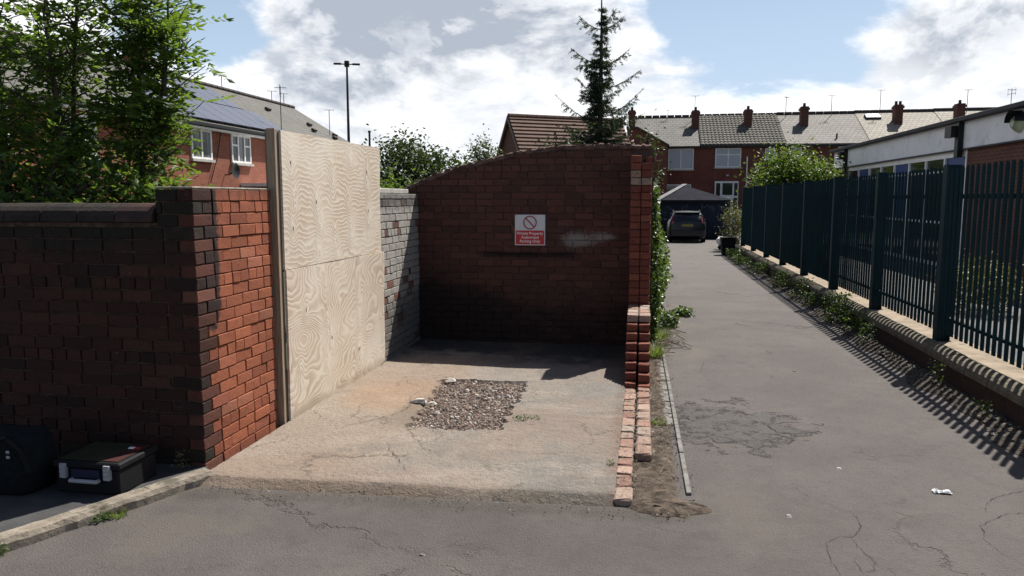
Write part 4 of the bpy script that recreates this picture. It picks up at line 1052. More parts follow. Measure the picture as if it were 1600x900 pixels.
for row, (s0, s1) in enumerate(((.12, 1.95), (2.0, 3.85))):
    yv = 22.4 if row == 0 else 26.6
    while yv < 29.5:
        c = base + u * ((s0 + s1) / 2) + nn * .09; c.y = yv + .49
        p = MB(); p.obox(c, u * ((s1 - s0) / 2 - .012), (0, .485, 0), nn * .02); p.build('solar_panel', M['solar'], A2); yv += 1.0
c = base + u * 2.9 + nn * .09; c.y = 25.3
p = MB(); p.obox(c, u * .55, (0, .4, 0), nn * .05); p.build('skylight', M['roofedge'], A2)
p = MB(); p.obox(c + nn * .055, u * .48, (0, .33, 0), nn * .008); p.build('pane', M['glass_pale'], A2)
for yv, s in ((33.2, 2.9), (35.1, 1.3), (35.9, 2.0), (36.6, .8), (37.4, 1.2)):
    c = base + u * s + nn * .09; c.y = yv; p = MB(); p.obox(c, u * .09, (0, .16, 0), nn * .06); p.build('roof_vent', M['tile_dark'], A3)
# satellite dish and pipe on A2
DI = thing('satellite_dish', 'dark round satellite dish on the red brick house wall, below its windows', 'dish', (-14.9, 25.6, 2.7), None)
m = MB(); n = 14; vs = [(-14.62, 25.55, 2.74)]; fs = []
for rr, dxx in ((.17, .02), (.28, .07)):
    for k in range(n): t = 2 * math.pi * k / n; vs.append((-14.62 + dxx, 25.55 + rr * math.cos(t), 2.74 + rr * math.sin(t)))
fs = [(0, 1 + k, 1 + (k + 1) % n) for k in range(n)] + [(1 + k, 1 + n + k, 1 + n + (k + 1) % n, 1 + (k + 1) % n) for k in range(n)]
m.add(vs, fs).build('reflector', M['blackmetal'], DI, smooth=True)
m = MB(); m.tube([(-14.99, 25.55, 2.6), (-14.8, 25.55, 2.6), (-14.66, 25.55, 2.72)], .02, 6); m.build('bracket', M['blackmetal'], DI)
m = MB(); m.tube([(-14.93, 25.3, 4.1), (-14.93, 25.0, 3.2), (-14.93, 24.5, 2.3)], .02, 5); m.build('cable', M['blackmetal'], A2)
m = MB(); m.tube([(-14.9, 28.9, 0), (-14.9, 28.9, 4.2)], .055, 6); m.build('downpipe', M['blackmetal'], A2)
m = MB(); m.box(-14.98, -13.2, 26.6, 29.3, 2.20, 2.32); m.build('flat_roof', M['fascia'], A2); m = MB(); m.box(-14.98, -13.3, 26.7, 29.2, 0, 2.19); m.build('extension', M['fb_y'], A2)
# brown roofed house in the middle
BH = thing('brick_house', 'brick gabled house with brown tiled roof behind the sloping back wall', 'house', (-4.5, 31, 0))
gy = 30.0; ap = (-5.24, 4.93); le, re = (-6.45, 2.55), (-4.05, 2.95)
m = MB(); m.ext([(-6.45, gy, 0), (-4.05 + 0, gy, 0), (-4.05, gy, 2.8), (-5.24, gy, 4.85), (-6.45, gy, 2.5)], (0, .25, 0)); 
# body: gable wall faces the camera, ridge runs away to the right
ang = R(58); ex = Vector((math.sin(ang), math.cos(ang), 0)); 
def gable_house():
    A = Vector((-5.24, 30, 4.93)); half = 1.75; rise = 2.15; L = 4.9
    s = Vector((-ex.y, ex.x, 0))       # to the left/back
    front = Vector((0, 0, 0))
    wl = MB(); pts = []
    P = lambda k, z, l: Vector((A.x, A.y, 0)) + s * k + ex * l + Vector((0, 0, z))
    wl.ext([P(-half, 0, 0), P(-half, 4.93 - rise, 0), P(0, 4.86, 0), P(half, 4.93 - rise, 0), P(half, 0, 0)], ex * L)
    wl.build('wall', M['fb_g'], BH)
    rf = MB()
    rf.ext([P(-half - .2, 4.93 - rise - .2, -.12), P(0, 4.99, -.12), P(half + .2, 4.93 - rise - .2, -.12), P(half + .2, 4.93 - rise - .3, -.12), P(0, 4.87, -.12), P(-half - .2, 4.93 - rise - .3, -.12)], ex * (L + .2))
    rf.build('roof', M['tile_brown'], BH)
    # overlapping tile courses on the near slope
    tb = MB(); rows = 16; dn = (P(-half - .2, 4.93 - rise - .2, 0) - P(0, 4.99, 0)); nrm = ex.cross(dn).normalized(); nrm = nrm if nrm.z > 0 else -nrm
    for r_ in range(rows):
        a = P(0, 5.0, -.1) + dn * (r_ / rows); b = P(0, 5.0, -.1) + dn * ((r_ + 1) / rows)
        tb.add([a + nrm * .006, b + nrm * .05, b + nrm * .05 + ex * (L + .2), a + nrm * .006 + ex * (L + .2), b, b + ex * (L + .2)], [(0, 1, 2, 3), (1, 4, 5, 2)])
    o = tb.build('roof_tiles', M['tile_brown'], BH); o['kind'] = 'stuff'
    bg_ = MB()
    for k in (-1, 1): bg_.ext([P(0, 4.99, -.15), P(0, 4.83, -.15), P(k * (half + .2), 4.93 - rise - .36, -.15), P(k * (half + .2), 4.93 - rise - .2, -.15)], ex * .04)
    bg_.build('bargeboard', M['timber_old'], BH)
    rg = MB(); l = -.1
    while l < L: rg.tube([P(0, 5.0, l), P(0, 5.0, l + .38)], .09, 7); l += .4
    rg.build('ridge_tiles', M['tile_brown'], BH)
gable_house()
# aerials on the roofs
def aerial(x, y, z, h, lab, kind=0, yaw=0.0):
    A = thing('tv_aerial', lab, 'aerial', (x, y, z), 'television aerials on the roofs')
    m = MB(); m.tube([(x, y, z - .3), (x, y, z + h)], .018, 5); m.build('mast', M['aerial'], A)
    m = MB(); c = Vector((x, y, z + h)); d = Vector((math.cos(yaw), math.sin(yaw), 0)); s = Vector((-d.y, d.x, 0))
    m.tube([c - d * .22, c + d * .25], .011, 4)
    for k in range(5): q = c + d * (-.18 + .1 * k); m.tube([q - s * .11 + Vector((0, 0, .0)), q + s * .11], .008, 4)
    if kind:
        m.tube([c + Vector((0, 0, -.22)) - s * .3, c + Vector((0, 0, -.22)) + s * .3], .012, 4)
        for k in (-1, 0, 1): m.tube([c + s * .28 * k + Vector((0, 0, -.34)), c + s * .28 * k + Vector((0, 0, .1))], .009, 4)
    m.build('antenna', M['aerial'], A)
for a in [(3.0, 48.3, 6.9, 1.05, 'thin mast aerial standing above the chimney left of the ribbed tile roof'), (1.4, 48.4, 6.8, .35, 'short aerial low on the plain grey slate ridge'), (8.3, 48.2, 6.8, .95, 'tilted aerial beside the chimney on the mottled slate roof', 0, .8), (10.9, 48.3, 6.85, .95, 'aerial on the ridge between the mottled and pale roofs', 0, .2),
          (13.6, 48.3, 6.9, 1.15, 'aerial just left of the two-pot chimney on the pale roof', 0, .1), (18.3, 48.3, 6.9, 1.05, 'aerial beside the rightmost chimney, above the flat roof', 0, .1), (20.6, 48.3, 6.9, 1.0, 'rightmost tall aerial above the flat-roofed building', 1, .3),
          (-18.5, 31.6, 6.6, .55, 'small aerial on the ridge just above the solar panels', 0, 1.2), (-18.5, 36.2, 6.6, .5, 'short leaning aerial on the plain slate ridge', 0, .6), (-18.5, 37.5, 6.6, .55, 'last aerial along the plain slate ridge', 0, 1.0)]:
    aerial(*a)
aerial(-14.9, 29.9, 4.3, 2.0, 'tall multi-arm aerial rising over the solar panel roof edge', 1, .4)
aerial(-15.6, 36.5, 5.2, .95, 'aerial on the right-hand slope near the end verge', 0, .4)
# flue behind the plywood
m = MB(); m.tube([(-22.2, 60, 0), (-22.2, 60, 7.1)], .09, 8); m.tube([(-22.2, 60, 7.1), (-22.2, 60, 7.25)], .13, 8); tag(m.build('flue_pipe', M['blackmetal'], None), 'thin black flue pipe poking up behind the plywood top edge', 'flue')
# floodlight mast
LM = thing('light_mast', 'tall slim lighting mast with a cross of lamp heads against the clouds', 'mast', (-24.0, 60, 0))
m = MB(); m.tube([(-24.0, 60, 0), (-24.0, 60, 12.6)], [.16, .085], 8); m.build('pole', M['blackmetal'], LM)
m = MB(); m.tube([(-24.0, 60, 12.4), (-24.0, 60, 12.85)], .22, 8); m.build('hub', M['blackmetal'], LM)
for k in range(4):
    t = k * math.pi / 2 + .35; d = Vector((math.cos(t), math.sin(t), 0)); c = Vector((-24.0, 60, 12.6))
    m = MB(); m.tube([c, c + d * .5], .05, 6); m.obox(c + d * .75 + Vector((0, 0, .01)), d * .3, Vector((-d.y, d.x, 0)) * .15, (0, 0, .06)); m.build('lamp_head', M['blackmetal'], LM)

# ================================================================== GARAGE, CAR, BIN
GA = thing('garage', 'low navy garage with dark hipped roof and scrawled graffiti at the end of the alley', 'garage', (2.2, 34.5, 0))
m = MB(); m.box(.55, 3.72, 34, 37.6, 0, 1.62); m.build('wall', M['navy'], GA)
m = MB(); ap1, ap2 = (1.75, 35.4, 2.36), (1.75, 36.6, 2.36); e = [(.45, 33.88, 1.66), (3.84, 33.88, 1.66), (3.84, 37.7, 1.66), (.45, 37.7, 1.66)]
m.add(e + [ap1, ap2], [(0, 1, 4), (1, 2, 5, 4), (2, 3, 5), (3, 0, 4, 5), (3, 2, 1, 0)]); m.build('roof', M['garage_roof'], GA)
m = MB(); m.box(.44, 3.85, 33.85, 33.93, 1.55, 1.68); m.build('fascia', M['garage_roof'], GA)
m = MB(); m.ext([(.44, 33.87, 1.68), (1.75, 35.4, 2.39), (1.95, 35.4, 2.39), (.72, 33.87, 1.68)], (0, 0, .012)); m.build('hip_flashing', M['garage_pale'], GA)
rnd = random.Random(4); m = MB()
for gx in [.75 + .14 * k for k in range(20)]:
    if 1.2 < gx < 2.3 and rnd.random() < .5: continue
    z = rnd.uniform(1.0, 1.45); pts = []
    for k in range(6): pts.append((gx + rnd.uniform(-.09, .12), 33.985, z + rnd.uniform(-.16, .16)))
    m.tube(pts, .011, 4)
m.build('graffiti', M['graffiti'], GA)
CA = thing('parked_car', 'dark hatchback parked at the end of the alley seen from behind', 'car', (1.75, 31.8, 0))
def car():
    cx_, y0 = 1.75, 30.7
    # stations along length: (y, half widths/z outline)
    secs = []
    def sec(y, hw, zb, zs, hr, zr): # lower hw up to shoulder zs, then roof half-width hr at zr
        c = [(-hw * .93, zb), (-hw, zb + .12), (-hw * 1.0, zs - .12), (-hw * .975, zs), (-hr * 1.03, zr - .10), (-hr * .9, zr), (0, zr + .02)]
        c += [(-x, z) for x, z in reversed(c[:-1])]; return [(cx_ + x, y, z) for x, z in c]
    data = [(0, .62, .30, .70, .50, .86), (.04, .70, .20, .78, .55, .92), (.10, .715, .18, .80, .57, 1.0), (.32, .72, .17, .81, .56, 1.19), (.55, .725, .17, .81, .56, 1.215), (1.5, .73, .17, .80, .565, 1.23), (2.1, .73, .17, .79, .55, 1.16), (2.7, .72, .17, .77, .62, .82), (3.4, .68, .18, .68, .55, .72), (3.55, .60, .25, .58, .45, .62)]
    vs = []; n = 13
    for dy_, hw, zb, zs, hr, zr in data: vs += sec(y0 + dy_, hw, zb, zs, hr, zr)
    fs = [(i * n + k, i * n + k + 1, (i + 1) * n + k + 1, (i + 1) * n + k) for i in range(len(data) - 1) for k in range(n - 1)] + [(i * n + n - 1, i * n, (i + 1) * n, (i + 1) * n + n - 1) for i in range(len(data) - 1)]
    fs += [tuple(range(n - 1, -1, -1)), tuple((len(data) - 1) * n + k for k in range(n))]
    b = MB().add(vs, fs).build('body', M['car'], CA, smooth=True)
    m = MB(); m.ext([(cx_ - .50, y0 + .045, .90), (cx_ + .50, y0 + .045, .90), (cx_ + .46, y0 + .27, 1.15), (cx_ - .46, y0 + .27, 1.15)], (0, -.02, .01)); m.build('rear_window', M['glass'], CA)
    m = MB(); m.box(cx_ - .50, cx_ + .50, y0 + .18, y0 + .36, 1.185, 1.215); m.build('spoiler', M['greymetal'], CA, bevel=.008)
    m = MB(); m.box(cx_ - .66, cx_ + .66, y0 - .05, y0 + .10, .24, .50); m.build('bumper', M['car'], CA, bevel=.03)
    m = MB(); m.box(cx_ - .22, cx_ + .22, y0 - .015, y0 + .01, .64, .74); m.build('number_plate', M['plate'], CA)
    for s in (-1, 1):
        m = MB(); m.ext([(cx_ + s * .52, y0 + .03, .72), (cx_ + s * .67, y0 + .05, .72), (cx_ + s * .64, y0 + .10, .90), (cx_ + s * .54, y0 + .22, 1.12), (cx_ + s * .49, y0 + .24, 1.12), (cx_ + s * .54, y0 + .06, .9)], (0, -.03, 0)); m.build('tail_light', M['taillight'], CA)
        m = MB(); m.ext([(cx_ + s * .575, y0 + .5, .84), (cx_ + s * .60, y0 + 2.3, .82), (cx_ + s * .575, y0 + 1.7, 1.13), (cx_ + s * .57, y0 + .6, 1.13)], (s * .09, 0, 0)); m.build('side_window', M['glass'], CA)
        m = MB(); m.tube([(cx_ + s * .52, y0 + .5, 1.25), (cx_ + s * .52, y0 + 1.7, 1.26)], .012, 5); m.build('roof_rail', M['greymetal'], CA)
        m = MB(); m.obox((cx_ + s * .80, y0 + 2.25, .84), (.07, 0, 0), (0, .04, 0), (0, 0, .045)); m.build('wing_mirror', M['car'], CA, bevel=.01)
        for wy in (.62, 2.85):
            m = MB(); m.tube([(cx_ + s * .56, y0 + wy, .255), (cx_ + s * .74, y0 + wy, .255)], .255, 16); w = m.build('wheel', M['tyre'], CA)
            m = MB(); m.tube([(cx_ + s * .735, y0 + wy, .255), (cx_ + s * .747, y0 + wy, .255)], .16, 10); m.build('rim', M['greymetal'], w)
car()
m = MB(); vs = []; 
def lump(c, r, seed, nseg=8, sq=(1, 1, 1), jit=.15):
    rnd = random.Random(seed); b = bmesh.new(); bmesh.ops.create_icosphere(b, subdivisions=2, radius=1)
    mb = MB(); vv = []
    for v in b.verts:
        k = 1 + rnd.uniform(-jit, jit); vv.append((c[0] + v.co.x * r * sq[0] * k, c[1] + v.co.y * r * sq[1] * k, max(c[2] + v.co.z * r * sq[2] * k, 0.003)))
    mb.add(vv, [tuple(x.index for x in f.verts) for f in b.faces]); b.free(); return mb
BG = thing('waste_bin', 'small dark bin standing where the fence wall ends', 'bin', (2.62, 24.2, 0))
m = MB(); m.ext([(2.45, 24.1, 0), (2.80, 24.1, 0), (2.85, 24.1, .52), (2.40, 24.1, .52)], (0, .4, 0)); m.build('body', M['tool_black'], BG, bevel=.02)
m = MB(); m.box(2.38, 2.87, 24.06, 24.54, .525, .56); m.build('lid', M['tool_black'], BG, bevel=.01)
tag(lump((2.72, 26.9, .30), .19, 3, sq=(1.1, .8, .8)).build('white_bag', M['paper'], None, smooth=True), 'crumpled white plastic bag near the garage at the alley end', 'bag')
tag(lump((3.05, 26.6, .26), .20, 5, sq=(1, .9, .9)).build('blue_bag', M['tool_navy'], None, smooth=True), 'dark blue sack lying right of the white bag', 'bag')
tag(lump((2.72, 26.9, .08), .16, 6, sq=(1, .8, .7)).build('black_sack', M['tool_black'], None, smooth=True), 'black sack under the white plastic bag', 'bag')

# ================================================================== TOOLBOX AND TOOL BAG
TB = thing('toolbox', 'black flat toolbox with silver clasps and handle on the shaded pavement', 'toolbox', (-3.13, 3.88, .057))
tx0, tx1, ty0, ty1, tz = -3.335, -2.905, 3.70, 4.06, .057
m = MB(); m.box(tx0 + .012, tx1 - .012, ty0 + .012, ty1 - .012, tz, tz + .15); m.build('case', M['tool_black'], TB, bevel=.008)
m = MB(); m.box(tx0, tx1, ty0, ty1, tz + .152, tz + .192); lid = m.build('lid', M['tool_black'], TB, bevel=.008)
m = MB(); m.box(tx0 + .03, tx1 - .03, ty0 + .03, ty1 - .03, tz + .193, tz + .197); m.build('lid_inlay', M['tool_lid'], lid)
for s, w in (((tx1 - .10, 3.95), .035), ((tx1 - .035 - .03, 3.95), .03)):
    m = MB(); m.box(s[0] - w / 2, s[0] + w / 2, s[1] - .012, s[1] + .012, tz + .198, tz + .203); m.build('sticker', M['paper'] if w > .03 else M['sign_red'], lid)
for xx in (tx0 + .075, tx1 - .075):
    m = MB(); m.box(xx - .019, xx + .019, ty0 - .012, ty0 + .010, tz + .095, tz + .180)
    for k in range(3): m.box(xx - .017, xx + .017, ty0 - .016, ty0 - .0125, tz + .10 + k * .026, tz + .118 + k * .026)
    m.build('clasp', M['tool_silver'], TB)
m = MB(); m.box(-3.21, -3.03, ty0 - .004, ty0 + .010, tz + .10, tz + .15); m.build('handle_recess', M['tool_navy'], TB)
m = MB(); m.tube([(-3.205, ty0 - .004, tz + .088), (-3.205, ty0 - .024, tz + .088), (-3.035, ty0 - .024, tz + .088), (-3.035, ty0 - .004, tz + .088)], .012, 8); m.build('handle', M['tool_silver'], TB)
BGt = thing('tool_bag', 'dark fabric tool bag with strap and metal buckles at the far left edge', 'bag', (-3.62, 3.72, .057))
m = MB(); rows = []; n = 16
for z, s in ((0, .9), (.03, 1.0), (.18, 1.03), (.30, .95), (.345, .80), (.35, .5)):
    for k in range(n):
        t = 2 * math.pi * k / n; cx_ = math.copysign(abs(math.cos(t)) ** .45, math.cos(t)); cy_ = math.copysign(abs(math.sin(t)) ** .45, math.sin(t))
        rows.append((-3.63 + cx_ * .21 * s + .006 * math.sin(5 * t), 3.74 + cy_ * .14 * s, .058 + z + .008 * math.sin(3 * t) * (z > .2)))
fs = [(r_ * n + k, r_ * n + (k + 1) % n, (r_ + 1) * n + (k + 1) % n, (r_ + 1) * n + k) for r_ in range(5) for k in range(n)] + [tuple(range(n - 1, -1, -1)), tuple(5 * n + k for k in range(n))]
m.add(rows, fs).build('bag_body', M['bag'], BGt, smooth=True)
m = MB(); m.tube([(-3.78, 3.60, .36), (-3.70, 3.585, .40), (-3.60, 3.58, .375), (-3.52, 3.585, .41), (-3.44, 3.60, .33), (-3.415, 3.62, .2)], .014, 6); m.build('strap', M['tool_black'], BGt)
for xx, zz_ in ((-3.60, .375), (-3.575, .385), (-3.50, .33), (-3.50, .30)):
    m = MB(); m.obox((xx, 3.572, zz_), (.010, 0, 0), (0, .004, 0), (0, 0, .008)); m.build('buckle', M['tool_silver'], BGt, bevel=.002)

# ================================================================== LOOSE STONES, RUBBLE, LITTER
def chip(c, r, rnd, flat=.6):
    vs = []; n = 5; rot = rnd.uniform(0, 6.3)
    for k in range(n): t = rot + 2 * math.pi * k / n; q = r * rnd.uniform(.7, 1.2); vs.append((c[0] + q * math.cos(t), c[1] + q * math.sin(t), c[2] - r * .3))
    for k in range(n): t = rot + .3 + 2 * math.pi * k / n; q = r * rnd.uniform(.35, .8); vs.append((c[0] + q * math.cos(t), c[1] + q * math.sin(t), c[2] + r * flat * rnd.uniform(.6, 1.2)))
    return vs, [(k, (k + 1) % n, n + (k + 1) % n, n + k) for k in range(n)] + [tuple(n + k for k in range(n))]
rnd = random.Random(12); m = MB(); c_ = 0
qa, qb, qc, qd = Vector((-1.72, 5.33)), Vector((-1.015, 5.34)), Vector((-1.02, 6.85)), Vector((-1.85, 6.81))
while c_ < 15000:
    u_, v_ = rnd.random(), rnd.random(); p = qa.lerp(qb, u_).lerp(qd.lerp(qc, u_), v_)
    r_ = .0022 + .016 * rnd.random() ** 9; sp_ = .012 + .05 * rnd.random() ** 8; m.add(*chip((p.x + rnd.gauss(0, sp_), p.y + rnd.gauss(0, sp_), .018 + .010 * rnd.random() + .006 * math.sin(p.x * 9) * math.cos(p.y * 7)), r_, rnd)); c_ += 1
tag(m.build('rubble', M['stone'], None), 'bed of reddish crushed rubble filling the broken-out rectangle in the bay floor', 'rubble', kind='stuff')
m = MB()
for i in range(2200):
    side = rnd.random()
    if side < .55: x, y = rnd.uniform(.09, .34), rnd.uniform(4.1, 9)
    elif side < .8: x, y = rnd.uniform(-.03, .0), rnd.uniform(4.3, 6.8)
    else: x, y = rnd.uniform(-2.6, .3), 4.05 + rnd.gauss(0, .05)
    m.add(*chip((x, y, .014 if side < .55 or side > .8 else .052), .0018 + .005 * rnd.random() ** 4, rnd))
tag(m.build('grit', M['debris'], None), 'loose grit and crumbs scattered along the bay edges', 'grit', kind='stuff')
m = MB()
for i in range(4200):
    y = rnd.uniform(3.5, 24) if rnd.random() < .5 else rnd.uniform(4, 11); x = 2.73 + rnd.gauss(0, .085)
    if x > 2.88 or x < 2.5: continue
    m.add(*chip((x, y, .022), .003 + .015 * rnd.random() ** 6, rnd, rnd.uniform(.2, .5)))
tag(m.build('gutter_debris', M['debris'], None), 'stones and dead leaves collected in the gutter below the low wall', 'debris', kind='stuff')
def stone(x, y, z, r, lab, seed, grp=None, sq=1.0, m_='pale_stone'):
    rn = random.Random(seed); vs, fs = chip((0, 0, 0), r, rn, .45); vs = [(x + a * sq, y + b, z + c * .7) for a, b, c in vs]
    MBo = MB().add(vs, fs).build('stone_fragment', M[m_], None); tag(MBo, lab, 'stone', grp)
SG_ = 'pale stone chips on the rubble patch'
for i, (x, y) in enumerate([(-1.52, 6.45), (-1.34, 6.56), (-1.20, 6.28), (-1.27, 6.21), (-1.40, 6.30), (-1.60, 5.72), (-1.50, 5.90), (-1.33, 5.72), (-1.12, 6.32), (-1.24, 5.5), (-1.45, 5.62), (-1.62, 6.1)]):
    stone(x, y, .042, rv(.016, .028), 'small pale stone chip on the rubble patch, %s' % (['back left of the patch', 'back centre of the patch', 'right side, nearer chip of the close pair', 'right of centre, leftmost of the close pair', 'centre towards the back', 'front left corner area', 'left of the middle', 'front right of centre', 'back right corner area', 'closest to the front edge', 'front centre', 'left side towards the back'][i]), i, SG_)
stone(-1.82, 5.97, .062, .055, 'flat pale broken slab piece left of the rubble patch', 70, sq=1.5)
stone(-1.76, 6.74, .06, .05, 'angular pale chunk at the far left corner of the rubble patch', 71, sq=1.3)
stone(-1.70, 5.93, .058, .035, 'grey broken piece on the left rim of the rubble', 73, sq=1.4)
m = MB(); pr_ = random.Random(3); N_ = 9
m.add([(1.745 + .1 * i / N_ + pr_.uniform(-.004, .004), 4.69 + .045 * j / N_ * (1 + .4 * math.sin(i)) + pr_.uniform(-.003, .003), .006 + .014 * pr_.random() * (1 if 0 < i < N_ and 0 < j < N_ else .3)) for j in range(N_ + 1) for i in range(N_ + 1)], [(j * (N_ + 1) + i, j * (N_ + 1) + i + 1, (j + 1) * (N_ + 1) + i + 1, (j + 1) * (N_ + 1) + i) for j in range(N_) for i in range(N_)]); tag(m.build('paper_scrap', M['paper'], None), 'crumpled white paper scrap lying alone on the tarmac at right', 'litter')
for i, (x, y, r_, lab) in enumerate([(1.29, 5.04, .024, 'pale pebble on the tarmac in the middle of the alley'), (.83, 4.21, .022, 'flat pale chip on the tarmac near the lower cracks'), (1.55, 7.9, .02, 'tiny pale stone farther up the tarmac'), (-1.04, 3.42, .02, 'pale fleck of stone on the near tarmac below the bay'), (1.42, 6.06, .018, 'small pale chip right of the broken tarmac patch')]):
    stone(x, y, .003, r_ * .7, lab, 90 + i, sq=1.4, m_='cope_conc' if i < 2 else 'edging')

# ================================================================== PLANTS
def leaves(mb, c, n, size, spread, rnd, up=.3, aspect=.5, flatten=1.0):
    """scatter n folded leaves in a blob round c"""
    for _ in range(n):
        p = Vector((rnd.gauss(0, 1) * spread[0], rnd.gauss(0, 1) * spread[1], rnd.gauss(0, 1) * spread[2])) + Vector(c)
        leaf(mb, p, size * rnd.uniform(.6, 1.25), rnd, up, aspect)
def leaf(mb, p, s, rnd, up=.3, aspect=.5, d=None):
    if d is None: d = Vector((rnd.uniform(-1, 1), rnd.uniform(-1, 1), rnd.uniform(-.7, .5))).normalized()
    q = Vector((rnd.uniform(-1, 1), rnd.uniform(-1, 1), rnd.uniform(-1, 1) + up)); w = d.cross(q)
    if w.length < 1e-4: w = Vector((1, 0, 0))
    w = w.normalized() * s * aspect * .5; nrm = d.cross(w).normalized() * s * .08
    a = p; b = p + d * s * .45 + w + nrm; c = p + d * s; e = p + d * s * .45 - w + nrm
    k = len(mb.v); mb.v += [tuple(a), tuple(b), tuple(c), tuple(e)]; mb.f += [(k, k + 1, k + 2), (k, k + 2, k + 3)]; mb.m += [0, 0]
def finish(mb, name, m, parent, kind=None):
    o = mb.build(name, m, parent)
    if kind: o['kind'] = kind
    return o
def bush(name, lab, cat, c, rad, nclump, per, size, matn, seed, trunk=True, group=None, spread=.16, base=None):
    rnd = random.Random(seed); B = thing(name, lab, cat, (c[0], c[1], base if base is not None else 0), group); mb = MB(); br = MB(); lm = Vector(rad)
    bz = base if base is not None else 0
    for i in range(nclump):
        d = Vector((rnd.gauss(0, 1), rnd.gauss(0, 1), rnd.gauss(0, 1))).normalized(); k = rnd.uniform(.35, 1.0) ** .6 * rnd.uniform(.85, 1.12)
        p = Vector(c) + Vector((d.x * lm.x * k, d.y * lm.y * k, d.z * lm.z * k)); 
        if p.z < bz + .1: p.z = bz + .1 + rnd.random() * .2
        sp = spread * rnd.uniform(.6, 1.3); leaves(mb, p, per, size, (sp, sp, sp * .75), rnd, .5, .55)
        if i % 3 == 0: br.tube([(c[0] + rnd.uniform(-.1, .1), c[1], max(bz, c[2] - lm.z * .9)), Vector(c).lerp(p, .5) + Vector((0, 0, -.1 * lm.z)), p], [.05 * lm.z / 1.2, .03, .012], 5, False)
    finish(mb, 'crown' if trunk else 'foliage', M[matn], B, 'stuff')
    if trunk: br.tube([(c[0], c[1], bz - .1), (c[0] + .05, c[1], c[2] - lm.z * .3), (c[0], c[1], c[2])], [.1 * lm.z / 1.2, .07, .04], 7); br.build('trunk', M['bark'], B)
    return B
# big ash-like tree behind the left wall
def ash():
    rnd = random.Random(77); Tt = thing('ash_tree', 'bushy many-stemmed green tree rising behind the left brick wall', 'tree', (-4.9, 6.2, 0))
    st = MB(); lf = MB(); stems = []
    for bx, by, tx, ty, tz_ in [(-4.15, 5.9, -4.03, 5.9, 3.1), (-4.35, 6.1, -4.22, 6.0, 3.7), (-4.7, 6.3, -4.45, 6.3, 4.1), (-5.0, 6.1, -5.0, 6.2, 4.2), (-5.3, 6.4, -5.5, 6.5, 4.1), (-5.7, 6.2, -6.0, 6.3, 3.9), (-6.1, 6.4, -6.6, 6.4, 3.6), (-4.5, 5.7, -4.8, 5.6, 3.3), (-5.3, 5.8, -5.4, 5.7, 3.2), (-6.0, 5.9, -6.1, 5.8, 3.1)]:
        pts = []
        for k in range(9):
            t = k / 8; pts.append(Vector((bx + (tx - bx) * t + .06 * math.sin(t * 5 + bx * 7), by + (ty - by) * t + .05 * math.cos(t * 4 + bx), tz_ * t)))
        st.tube(pts, [.035 * (1 - .75 * k / 8) for k in range(9)], 6); stems.append(pts)
    def compound(p, d, L):
        # rachis with paired leaflets
        d = d.normalized(); s = d.cross(Vector((rnd.uniform(-.3, .3), rnd.uniform(-.3, .3), 1))).normalized(); n = rnd.choice((3, 4, 4, 5))
        for k in range(n):
            q = p + d * L * (k + .8) / n - Vector((0, 0, .15 * L * ((k + 1) / n) ** 2)); sz = L * .36 * (1 - .25 * abs(k / n - .5))
            for sgn in (-1, 1): leaf(lf, q, sz * rnd.uniform(.8, 1.15), rnd, 1.2, .42, (s * sgn * 1.0 + d * .7 + Vector((0, 0, rnd.uniform(-.5, .15)))).normalized())
        leaf(lf, p + d * L - Vector((0, 0, .15 * L)), L * .36, rnd, 1.2, .42, (d + Vector((0, 0, -.2))).normalized())
    def twig(p, d, L, nl):
        pts = [p]; q = p.copy(); dd = d.normalized()
        for k in range(4): dd = (dd + Vector((rnd.uniform(-.2, .2), rnd.uniform(-.2, .2), rnd.uniform(-.08, .22)))).normalized(); q = q + dd * L / 4; pts.append(q.copy())
        st.tube(pts, [.009, .007, .005, .004, .003], 4, False)
        for k in range(nl):
            t = rnd.uniform(.15, 1); i = min(3, int(t * 4)); a = pts[i].lerp(pts[i + 1], t * 4 - i)
            od = Vector((rnd.uniform(-1, 1), rnd.uniform(-1, 1), rnd.uniform(-.25, .6))); compound(a, od, rnd.uniform(.17, .28))
    for si, pts in enumerate(stems):
        n = 66 if si < 4 else 44
        for k in range(n):
            t = rnd.uniform(.38, 1.0); i = min(7, int(t * 8)); a = pts[i].lerp(pts[i + 1], t * 8 - i)
            an = rnd.uniform(0, 6.283); L = rnd.uniform(.25, .62) * (1.1 - .5 * max(0, t - .7))
            if si == 0: L *= .55
            if si == 1 and math.cos(an) > 0: L *= .7
            twig(a, Vector((math.cos(an), math.sin(an), rnd.uniform(.15, .9))), L, rnd.choice((4, 5, 6)))
    # the leafy sprays reaching out at upper right
    for a, d, L in [((-4.0, 5.9, 2.55), (.8, -.1, .5), .5), ((-4.0, 5.9, 2.8), (.7, -.2, .55), .5), ((-3.98, 5.9, 3.0), (.5, 0, .4), .42), ((-4.0, 5.9, 2.35), (.9, -.2, .2), .45), ((-4.0, 5.9, 2.1), (.9, -.3, .05), .35), ((-4.02, 5.9, 3.0), (-.2, 0, .8), .4)]:
        twig(Vector(a), Vector(d), L, 6)
    w = [Vector((-3.98, 5.9, 2.6)), Vector((-3.93, 5.9, 3.0)), Vector((-3.90, 5.9, 3.4)), Vector((-3.84, 5.92, 3.9))]; st.tube(w, [.012, .010, .008, .004], 5)
    st.build('trunk', M['bark'], Tt); finish(lf, 'crown', M['leaf_ash'], Tt, 'stuff')
ash()
bush('shrub', 'low dark green shrub filling the foot of the leafy tree behind the left wall', 'shrub', (-4.9, 5.5, 1.72), (1.45, .4, .5), 130, 30, .07, 'leaf_ash', 5, True, spread=.13)
